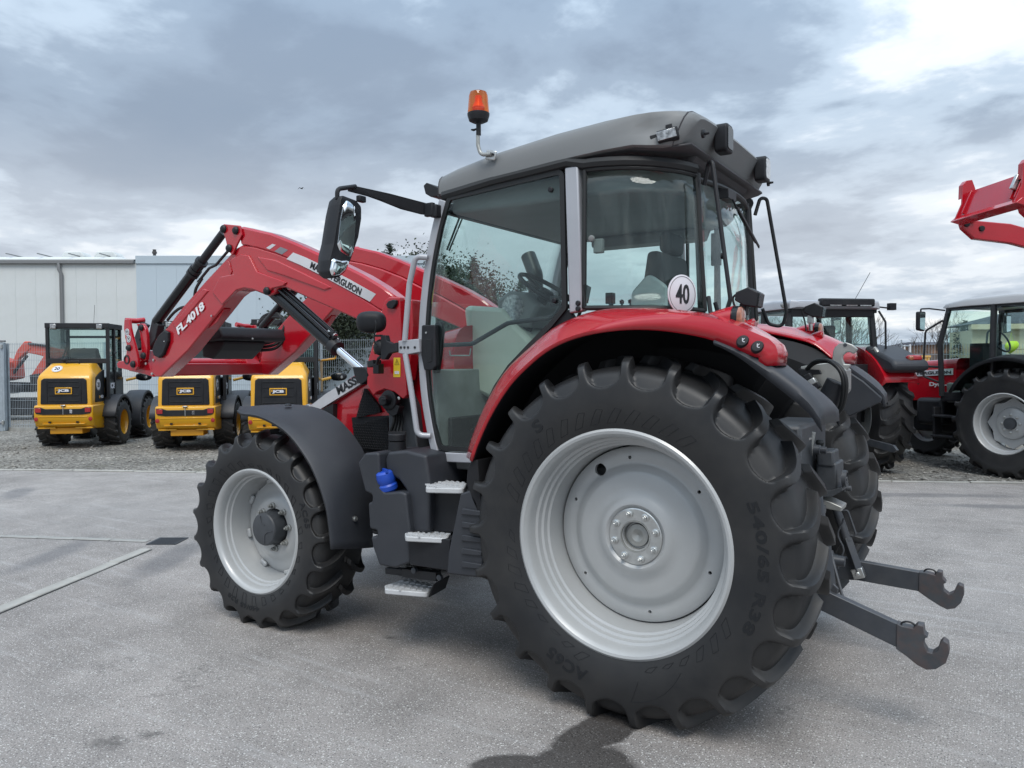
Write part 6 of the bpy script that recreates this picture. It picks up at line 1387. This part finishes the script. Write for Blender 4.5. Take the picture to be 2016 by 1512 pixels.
# ------------------------------------------------------------------ warehouse, fence, excavator, trees, far things
Z0 = Vector((0, 0, 0)); BR = Vector((CR.x, CR.y, 0)).normalized(); BF = Vector((CF.x, CF.y, 0)).normalized()
def frame(px, D):
    """ground point below photo column px at depth D, and the turn of a facade that faces the camera"""
    p = at(px, 756, D=D); return Vector((p.x, p.y, 0))
ang_b = math.atan2(BR.y, BR.x)
wh = empty('warehouse', frame(273, 30), ang_b+.03)          # local x to the right along the facade, y away
tag(wh, 'long white metal clad warehouse with grey gutter behind the fence', 'warehouse')
PW, HB = .76, 5.62
def panels(x0, n, mat, z1, y, name='wall_panel'):
    me = MB().box((0, 0, 0), (PW-.004, .06, z1)).mesh(name, 0); me.materials.append(MAT[mat])
    for i in range(n):
        o = link(name, me, wh); o.location = (x0+PW*(i+.5), y, z1/2)
panels(-PW*14, 14, 'wall_white', HB-.10, 0); panels(.0, 15, 'wall_blue', HB+.02, -.02)
MB().box((-5.0, .15, 2.6), (11.4, .2, 5.2)).box((5.7, .15, 2.6), (11.4, .2, 5.2)).box((0, 8, 2.75), (22, 15, 5.4)).build('wall_core', 'wall_white', wh, 0)
MB().prism([(-.16, HB+.02), (-.16, HB-.13), (-.02, HB-.13), (-.02, HB+.02)], -PW*14, -.05, 'yz').build('gutter', 'gutter_grey', wh, bevel=.02)
MB().prism([(-.12, HB+.18), (-.10, HB-.12), (.0, HB-.12), (.0, HB+.18)], .0, 11.4, 'yz').build('fascia', 'wall_blue', wh, bevel=.01)
rib = MB().box((0, 2.0, HB+.16), (.05, 4.2, .05), (.06, 0, 0)).mesh('roof_rib', 0); rib.materials.append(MAT['wall_white'])
rfm = MB().slab([(-PW*14, -.12, HB+.02), (0, -.12, HB+.02), (0, 8, HB+.50), (-PW*14, 8, HB+.50)], (0, 0, .03)).build('roof_sheet', 'wall_white', wh, 0)
for i in range(42):
    o = link('roof_rib', rib, rfm); o.location = (-.15-i*.25, 0, -.07)
dome = []
for k in range(11):
    a = math.pi*k/10; dome.append([(-PW*14, 4.6-1.5*math.cos(a), HB+.28+.45*math.sin(a)), (-2.55, 4.6-1.5*math.cos(a), HB+.28+.45*math.sin(a)), (-1.75, 4.6-1.5*math.cos(a), HB+.28+.05*math.sin(a))])
sky_l = MB().grid(dome).build('roof_light', 'wall_white', wh, 20)
for i in range(6): MB().box((-3.0-i*1.3, 4.6, HB+.74), (.05, 2.6, .04)).build('light_bar', 'gutter_grey', sky_l, 0)
for x in (-3.2, -4.6): MB().prism(round_poly([(x-.55, HB+.70), (x+.55, HB+.70), (x+.35, HB+.95), (x-.35, HB+.95)], .1), 4.2, 5.0).build('vent_hood', 'wall_white', wh, bevel=.03)
MB().tube([(-2.88, -.10, HB-.10), (-2.86, -.14, HB-.35), (-2.80, -.10, HB-.50), (-2.80, -.10, 0)], .065, 12).build('downpipe', 'gutter_grey', wh)
MB().lathe([(0, .06), (.35, .06), (.36, .09), (.44, .09), (.45, .06), (.52, .07), (.53, .001)], (.18, 1.2, HB+.08), 'z', 14).build('chimney', 'brown_pipe', wh)
# ---- steel mesh fence
def make_fence(a, b, h, label, n, offset_label=None):
    a, b = Vector(a), Vector(b); d = (b-a); L = d.length/n; d.normalize(); root = empty('mesh_fence', a, math.atan2(d.y, d.x)); tag(root, label, 'fence')
    mb = MB(); k = 0
    nw = int((L-.06)/.05); wr = .0026
    for i in range(nw+1):
        x = .04+i*.05; mb.box((x, 0, h/2+.02), (wr*2, wr*2, h-.02))
    z = .10
    while z < h:
        for y in (-.007, .007): mb.box((L/2, y, z), (L-.04, .006, .008))
        z += .20
    me = mb.mesh('wire_mesh', 0); me.materials.append(MAT['galvanised'])
    pm = MB().box((0, .03, (h+.06)/2), (.06, .04, h+.06)).mesh('post', 0); pm.materials.append(MAT['galvanised'])
    fm = MB().box((L/2, 0, .02), (L-.07, .05, .10)).mesh('base_board', 0); fm.materials.append(MAT['concrete'])
    for i in range(n):
        o = link('wire_mesh', me, root); o.location = (L*i, 0, .06); o['kind'] = 'stuff'
        o = link('base_board', fm, root); o.location = (L*i, 0, .02)
    for i in range(n+1):
        o = link('post', pm, root); o.location = (L*i, 0, 0)
    return root
f0 = at(16, 848, Z=0); f1 = Vector((6.2, -10.2, 0))
make_fence(f0, f1, 2.12, 'grey steel mesh fence behind the yellow wheel loaders', 5)
make_fence(f1+Vector((-.1, -.04, 0)), Vector((-6.5, -14.3, 0)), 1.88, 'grey steel mesh fence behind the parked red tractors', 5)
gp = f0+BR*(-.05)-BF*.1
gate = empty('gate_post', (gp.x, gp.y, 0), ang_b); tag(gate, 'thick galvanised gate post with hinges at the picture edge', 'gate post')
MB().box((-.05, 0, 1.10), (.20, .16, 2.20)).build('post', 'galvanised', gate, bevel=.012)
MB().box((.07, -.03, 1.10), (.05, .10, 2.18)).build('stop_rail', 'galvanised', gate, bevel=.006)
for z in (.22, 2.10): MB().lathe([(-.05, .03), (.05, .03)], (.06, -.11, z), 'z', 12).box((.02, -.09, z), (.12, .05, .03)).build('hinge', 'zinc', gate, bevel=.004)
MB().box((-.02, -.06, 2.23), (.30, .06, .05)).build('cap', 'gutter_grey', gate, bevel=.01)
# ---- mini excavator behind the fence
ex0 = frame(20, 23.5); EX = empty('mini_excavator', ex0, ang_b+.12); tag(EX, 'faded red mini excavator with folded arm behind the fence', 'excavator')
def pz(px, py): p = at(px, py, D=23.5); return ((p-ex0).dot(BR), p.z)
MB().prism([pz(x, y) for x, y in ((16, 742), (36, 690), (50, 672), (58, 672), (64, 685), (50, 697), (40, 706), (30, 748))], -.10, .10).build('boom', 'excavator_red', EX, bevel=.03)
MB().prism([pz(x, y) for x, y in ((50, 674), (100, 684), (128, 690), (128, 700), (108, 708), (72, 698), (56, 695))], -.08, .08).build('boom_tip', 'excavator_red', EX, bevel=.02)
MB().prism([pz(x, y) for x, y in ((92, 690), (104, 692), (78, 742), (70, 746), (62, 738))], -.09, .09).build('stick', 'excavator_red', EX, bevel=.02)
MB().prism([pz(x, y) for x, y in ((62, 738), (80, 735), (78, 768), (64, 770))], -.22, .22).build('bucket', 'black_steel', EX, bevel=.02)
MB().tube([Vector((pz(30, 735)[0], -.12, pz(30, 735)[1])), Vector((pz(56, 700)[0], -.12, pz(56, 700)[1]))], .045, 10).build('boom_cylinder', 'black_steel', EX)
MB().tube([Vector((pz(58, 676)[0], -.11, pz(58, 676)[1])), Vector((pz(98, 682)[0], -.11, pz(98, 682)[1]))], .035, 10).build('stick_cylinder', 'black_steel', EX)
MB().prism(round_poly([pz(x, y) for x, y in ((-30, 690), (14, 708), (30, 712), (32, 745), (10, 750), (-30, 752))], .08), -.55, .55).build('house', 'excavator_red', EX, bevel=.06)
MB().prism(round_poly([pz(x, y) for x, y in ((-40, 752), (52, 754), (58, 764), (50, 773), (-40, 773))], .08), -.75, -.40).build('track', 'black_steel', EX, bevel=.02); MB().prism(round_poly([pz(x, y) for x, y in ((-40, 752), (52, 754), (58, 764), (50, 773), (-40, 773))], .08), .40, .75).build('track', 'black_steel', EX, bevel=.02)
MB().box((0, 0, .40), (1.6, .9, .5)).build('undercarriage', 'black_steel', EX, bevel=.03)
# ---- trees
def leaf_mat(name, c, v):
    m = pbr(name, c, .7, spec=.25, var=v, vscale=1.6); return m
leaf_mat('needles', (.030, .040, .030), .45); leaf_mat('leaves_dark', (.030, .040, .024), .5); leaf_mat('grass_dry', (.16, .15, .08), .4); leaf_mat('twig', (.075, .06, .05), .3)
def conifer(base, h, rad, seed, label):
    rn = random.Random(seed); root = empty('conifer_tree', base); tag(root, label, 'tree', 'trees behind the fence')
    MB().tube([(0, 0, 0), (0, 0, h*.5), (0, 0, h*.98)], [.16, .09, .015], 8).build('trunk', 'bark', root)
    mb = MB(); nb = int(h*20)
    for i in range(nb):
        t = (i+rn.random())/nb; z = h*(.04+.95*t); L = rad*(1-t)**.8*rn.uniform(.55, 1.15)+.10; a = rn.uniform(0, 6.283)
        d = Vector((math.cos(a), math.sin(a), 0)); n = int(5+L*7)
        for k in range(n):
            s = (k+rn.random())/n; p = Vector((0, 0, z))+d*(L*s)+Vector((0, 0, -.18*L*s*s*1.3+.05*rn.uniform(-1, 1)))
            for _ in range(3):
                q_ = Vector((rn.uniform(-1, 1), rn.uniform(-1, 1), rn.uniform(-.5, .6))).normalized()*rn.uniform(.10, .22); q2 = (q_.cross(Vector((rn.random(), rn.random(), rn.random()))).normalized())*.030
                c = p+Vector((rn.uniform(-.1, .1), rn.uniform(-.1, .1), rn.uniform(-.06, .06)))
                mb.add([c-q2, c+q2, c+q_+q2*.2, c+q_-q2*.2], [(0, 1, 2, 3)])
    me = bpy.data.meshes.new('crown'); me.from_pydata(mb.v, [], mb.f); me.materials.append(MAT['needles']); link('crown', me, root)
    return root
def broadleaf(base, h, rad, seed, label, mat='leaves_dark', dens=1., name='leafy_tree', size=.10, bare=False):
    rn = random.Random(seed); root = empty(name, base); tag(root, label, 'tree', 'trees behind the fence')
    tr = MB(); tips = []
    def grow(p, d, L, r, lv):
        q_ = p+d*L; tr.tube([p, (p+q_)/2+Vector((rn.uniform(-1, 1), rn.uniform(-1, 1), 0))*L*.06, q_], [r, r*.85, r*.65], 5)
        if lv == 0: tips.append(q_); return
        for _ in range(rn.choice((2, 3, 3))):
            nd = (d+Vector((rn.uniform(-1, 1), rn.uniform(-1, 1), rn.uniform(-.25, .6)))*.75).normalized(); grow(q_, nd, L*rn.uniform(.62, .85), r*.6, lv-1)
        if lv < 3: tips.append(q_)
    for _ in range(3 if not bare else 5):
        grow(Vector((rn.uniform(-.2, .2), rn.uniform(-.2, .2), 0)), Vector((rn.uniform(-.35, .35), rn.uniform(-.35, .35), 1)).normalized(), h*.30, .045*h/4 if bare else .055*h/4, 5 if bare else 3)
    tr.build('trunk', 'bark' if not bare else 'twig', root, 0)
    mb = MB(); per = 0 if bare else int(150*dens)
    for t in tips:
        sp = rad*.24
        for _ in range(per):
            c = t+Vector((rn.gauss(0, sp), rn.gauss(0, sp), rn.gauss(0, sp*.8))); s = size*rn.uniform(.5, 1.2)
            if c.z < .05: continue
            a = Vector((rn.uniform(-1, 1), rn.uniform(-1, 1), rn.uniform(-1, 1))).normalized()*s; b = a.cross(Vector((rn.uniform(-1, 1), rn.uniform(-1, 1), rn.uniform(-1, 1)))).normalized()*s*.5
            mb.add([c-a*.5, c+b*.6, c+a*.5, c-b*.6], [(0, 1, 2, 3)])
    if not bare:                                   # the dense inside of the crown
        for _ in range(5200):
            v = Vector((rn.gauss(0, 1), rn.gauss(0, 1), rn.gauss(0, 1))).normalized()*rn.random()**.40
            c = Vector((v.x*rad*.62, v.y*rad*.62, h*.50+v.z*h*.40)); s = size*rn.uniform(.7, 1.5)
            a = Vector((rn.uniform(-1, 1), rn.uniform(-1, 1), rn.uniform(-1, 1))).normalized()*s; b = a.cross(Vector((rn.uniform(-1, 1), rn.uniform(-1, 1), rn.uniform(-1, 1)))).normalized()*s*.55
            mb.add([c-a*.5, c+b*.6, c+a*.5, c-b*.6], [(0, 1, 2, 3)])
    if mb.v:
        me = bpy.data.meshes.new('crown'); me.from_pydata(mb.v, [], mb.f); me.materials.append(MAT[mat]); link('crown', me, root)
    return root
tl = [(604, 30, 4.2, 1.7, 'b', 'low leafy tree showing below the raised loader arm'), (655, 31, 5.0, 1.9, 'b', 'broad leafy tree behind the chrome piston rod of the loader'), (715, 33, 5.6, 1.9, 'b', 'leafy tree behind the loader tower of the large tractor'), (770, 34, 6.9, 1.6, 'c', 'slim conifer rising just above the far loader arm'), (800, 35, 6.2, 1.9, 'b', 'leafy tree between two conifers above the loader arm'), (822, 34, 6.5, 1.7, 'c', 'conifer standing beside the cab hand rail'), (880, 33, 6.5, 2.0, 'b', 'leafy tree seen through the cab door glass near its front post'), (932, 34, 6.3, 1.6, 'c', 'pointed conifer seen through the middle of the cab door glass'), (985, 35, 5.0, 2.0, 'b', 'leafy tree seen low through the cab door glass'), (1025, 35, 5.4, 1.4, 'c', 'small conifer seen through the glass behind the steering wheel')]
for i, (px, D, h, r, k, lab) in enumerate(tl):
    b_ = frame(px, D)
    if k == 'c': conifer(b_, h, r, 11+i, lab)
    else: broadleaf(b_, h, r*1.25, 31+i, lab, dens=1.0, size=.14)
# dry weeds along the fence: nobody could count them
mb = MB(); rn = random.Random(3)
for i in range(5200):
    t = rn.random(); p = f1.lerp(f0, t*1.0) if rn.random() < .75 else f1.lerp(Vector((-6.5, -14.3, 0)), rn.random())
    p = Vector((p.x, p.y, 0))+KN*rn.uniform(.15, 1.6)+KA*rn.uniform(-.3, .3)
    if t > .62: continue
    h = rn.uniform(.25, .85); l = Vector((rn.uniform(-.25, .25), rn.uniform(-.25, .25), 0)); s = Vector((rn.uniform(-1, 1), rn.uniform(-1, 1), 0)).normalized()*.008
    mb.add([p-s, p+s, p+l*.4+Vector((0, 0, h*.6))+s*.8, p+l*.4+Vector((0, 0, h*.6))-s*.8, p+l+Vector((0, 0, h))], [(0, 1, 2, 3), (3, 2, 4)])
me = bpy.data.meshes.new('weeds'); me.from_pydata(mb.v, [], mb.f); me.materials.append(MAT['grass_dry']); tag(link('weeds', me), 'dry tall weeds growing along the mesh fence', 'weeds', kind='stuff')
# bare shrubs behind the parked tractors
for i, (px, D, h, r, lab) in enumerate(((1520, 24, 3.2, 1.2, 'bare shrub seen through the side window of the silver roofed tractor'), (1585, 25, 3.1, 1.2, 'bare shrub beside the middle window post of the silver roofed tractor'), (1655, 24, 3.3, 1.3, 'bare shrub seen through the rear window of the silver roofed tractor'), (1845, 48, 4.6, 1.6, 'bare thin tree behind the hand rail of a parked tractor'))):
    broadleaf(frame(px, D), h, r, 71+i, lab, 'twig', 1.0, 'bare_shrub', .07, True)
conifer(frame(1898, 44), 3.9, 1.5, 91, 'dark conifer seen through the door glass of a parked tractor')
# ---- far things on the right
def slab_house(px0, px1, D, z, name, label, cat, wall, roof, dpt=8., ztop=None, hip=False):
    a = frame(px0, D); b = frame(px1, D); w_ = (b-a).length; root = empty(name, a, ang_b); tag(root, label, cat)
    MB().box((w_/2, dpt/2, z/2), (w_, dpt, z)).build('wall', wall, root, 0)
    if ztop:
        i_ = .8 if hip else 0.; MB().add([(-.3, -.3, z), (w_+.3, -.3, z), (w_+.3, dpt+.3, z), (-.3, dpt+.3, z), (i_, dpt/2, ztop), (w_-i_*2, dpt/2, ztop)], [(0, 1, 5, 4), (1, 2, 5), (2, 3, 4, 5), (3, 0, 4), (0, 3, 2, 1)]).build('roof', roof, root, 0)
    return root, w_
h1, w1 = slab_house(1560, 1808, 70, 2.4, 'long_house', 'long low house with dark roof far behind the fence', 'house', 'far_wall', 'far_roof', 10, 3.35, True)
for i in range(7): MB().box((1.2+i*1.45, -.04, 1.4), (.7, .06, .9)).build('window', 'black_gloss', h1, 0)
fb = empty('board_fence', frame(1560, 46), ang_b); tag(fb, 'weathered grey board fence in front of the distant house', 'fence')
bdm = MB().box((0, 0, 1.05), (.235, .03, 2.1)).mesh('board', 0); bdm.materials.append(MAT['far_wall'])
for i in range(46):
    o = link('board', bdm, fb); o.location = (i*.25, 0, 0)
h2, w2 = slab_house(1833, 1905, 60, 2.9, 'brick_house', 'small brown house between hand rail and cab of the parked tractor', 'house', 'far_tan', 'far_roof', 7, 3.2)
for i in range(2): MB().box((.8+i*1.2, -.04, 1.7), (.5, .06, .7)).build('window', 'black_gloss', h2, 0)
gh = empty('garage', frame(1912, 42), ang_b-.25); tag(gh, 'beige building with slatted roller door seen through cab glass', 'building')
MB().box((1.6, 2, 1.65), (3.2, 4, 3.3)).build('wall', 'beige_wall', gh, 0); MB().box((1.6, -.15, 3.45), (3.5, .5, .32)).build('cornice', 'beige_wall', gh, bevel=.05)
for i in range(9): MB().box((1.75, -.03, .2+i*.27), (2.1, .06, .255)).build('door_slat', 'beige_door', gh, bevel=.02)
MB().add([(-.3, -.4, 3.6), (3.5, -.4, 3.6), (3.5, 4.3, 3.6), (-.3, 4.3, 3.6), (3.3, 2, 4.6)], [(0, 1, 4), (1, 2, 4), (2, 3, 4), (3, 0, 4), (0, 3, 2, 1)]).build('roof', 'far_roof', gh, 0)
ct = empty('container', frame(1738, 28), ang_b); tag(ct, 'open topped yellow skip container behind the mesh fence', 'container')
MB().box((.85, .8, .90), (1.66, 1.6, 1.75)).build('body', 'container_yellow', ct, bevel=.02); MB().box((.85, .8, 1.80), (1.72, 1.66, .08)).build('rim', 'container_yellow', ct, bevel=.02)
for i in range(7): MB().box((.08+i*.257, -.02, .9), (.06, .06, 1.7)).build('rib', 'container_yellow', ct, bevel=.01)
bt = empty('blue_van', frame(1835, 33), ang_b); tag(bt, 'small blue van parked behind the mesh fence', 'van')
MB().prism(round_poly([(0, .4), (1.9, .4), (1.9, 1.0), (1.5, 1.1), (1.2, 1.55), (0, 1.6)], .08), 0, 1.6).build('body', 'blue_truck', bt, bevel=.05); MB().prism(round_poly([(1.05, 1.1), (1.4, 1.1), (1.18, 1.45), (1.05, 1.45)], .03), -.015, .02).build('window', 'black_gloss', bt)
MB().prism(round_poly([(.1, 1.1), (.95, 1.1), (.95, 1.48), (.1, 1.48)], .04), -.015, .02).build('window', 'black_gloss', bt)
for x in (.4, 1.5): MB().lathe([(-.05, .3), (.15, .3)], (x, 0, .32), 'y', 20).build('wheel', 'black_plastic', bt)
for i, (px, top) in enumerate(((1774, 669), (1780, 679), (1791, 678))):
    b_ = frame(px, 44); p = at(px, top, D=44); fp = empty('street_lamp' if i == 0 else 'flag_pole', b_, ang_b)
    tag(fp, ('thin grey street lamp beside two flag poles', 'bare white flag pole between lamp and flag', 'white flag pole flying a black red and gold flag')[i], 'street lamp' if i == 0 else 'flag pole')
    MB().tube([(0, 0, 0), (0, 0, p.z)], [.06, .04], 8).build('pole', 'galvanised' if i == 0 else 'white_paint', fp)
    if i == 0: MB().box((.22, 0, p.z-.35), (.5, .10, .06)).build('lamp_head', 'galvanised', fp, bevel=.02)
    if i == 2:
        for k, m_k in enumerate(('ink', 'flag_red', 'flag_gold')):
            rows = [[(-.06-.34*s-.10*k, .05*math.sin(s*6), p.z-.15-.28*k*0-.95*s-.32*k*(1-s)) for s in (0, .33, .66, 1)], [(-.06-.34*s-.10*(k+1), .05*math.sin(s*6), p.z-.15-.95*s-.32*(k+1)*(1-s)) for s in (0, .33, .66, 1)]]
            MB().grid(rows).build('flag_stripe', m_k, fp, 60, solid=.01)
# ---- orange marker post and the bird
op = empty('marker_post', at(630, 745, D=16.5), 0); op.location.z = 0
MB().box((0, 0, .85), (.09, .09, 1.7)).build('post', 'wood_post', op, bevel=.01); MB().box((0, 0, 1.71), (.11, .11, .03)).build('cap', 'wood_post', op, bevel=.005); tag(op, 'short pale wooden post standing behind a yellow wheel loader', 'post')
bp0 = at(593.5, 371, D=45); bird = MB()
for s in (-1, 1): bird.loft([[bp0+Vector((0, 0, .02)), bp0+BF*.08, bp0-BF*.08], [bp0+BR*s*.10+Vector((0, 0, .07)), bp0+BR*s*.10+BF*.07+Vector((0, 0, .06)), bp0+BR*s*.10-BF*.05+Vector((0, 0, .06))], [bp0+BR*s*.22-Vector((0, 0, .05)), bp0+BR*s*.22+BF*.01-Vector((0, 0, .055)), bp0+BR*s*.22-BF*.01-Vector((0, 0, .055))]])
ellipsoid(bird, bp0, .035, .10, .035, .0, 6, 8)
tag(bird.build('bird', 'ink', None, 50), 'tiny dark bird flying left of the beacon', 'bird')
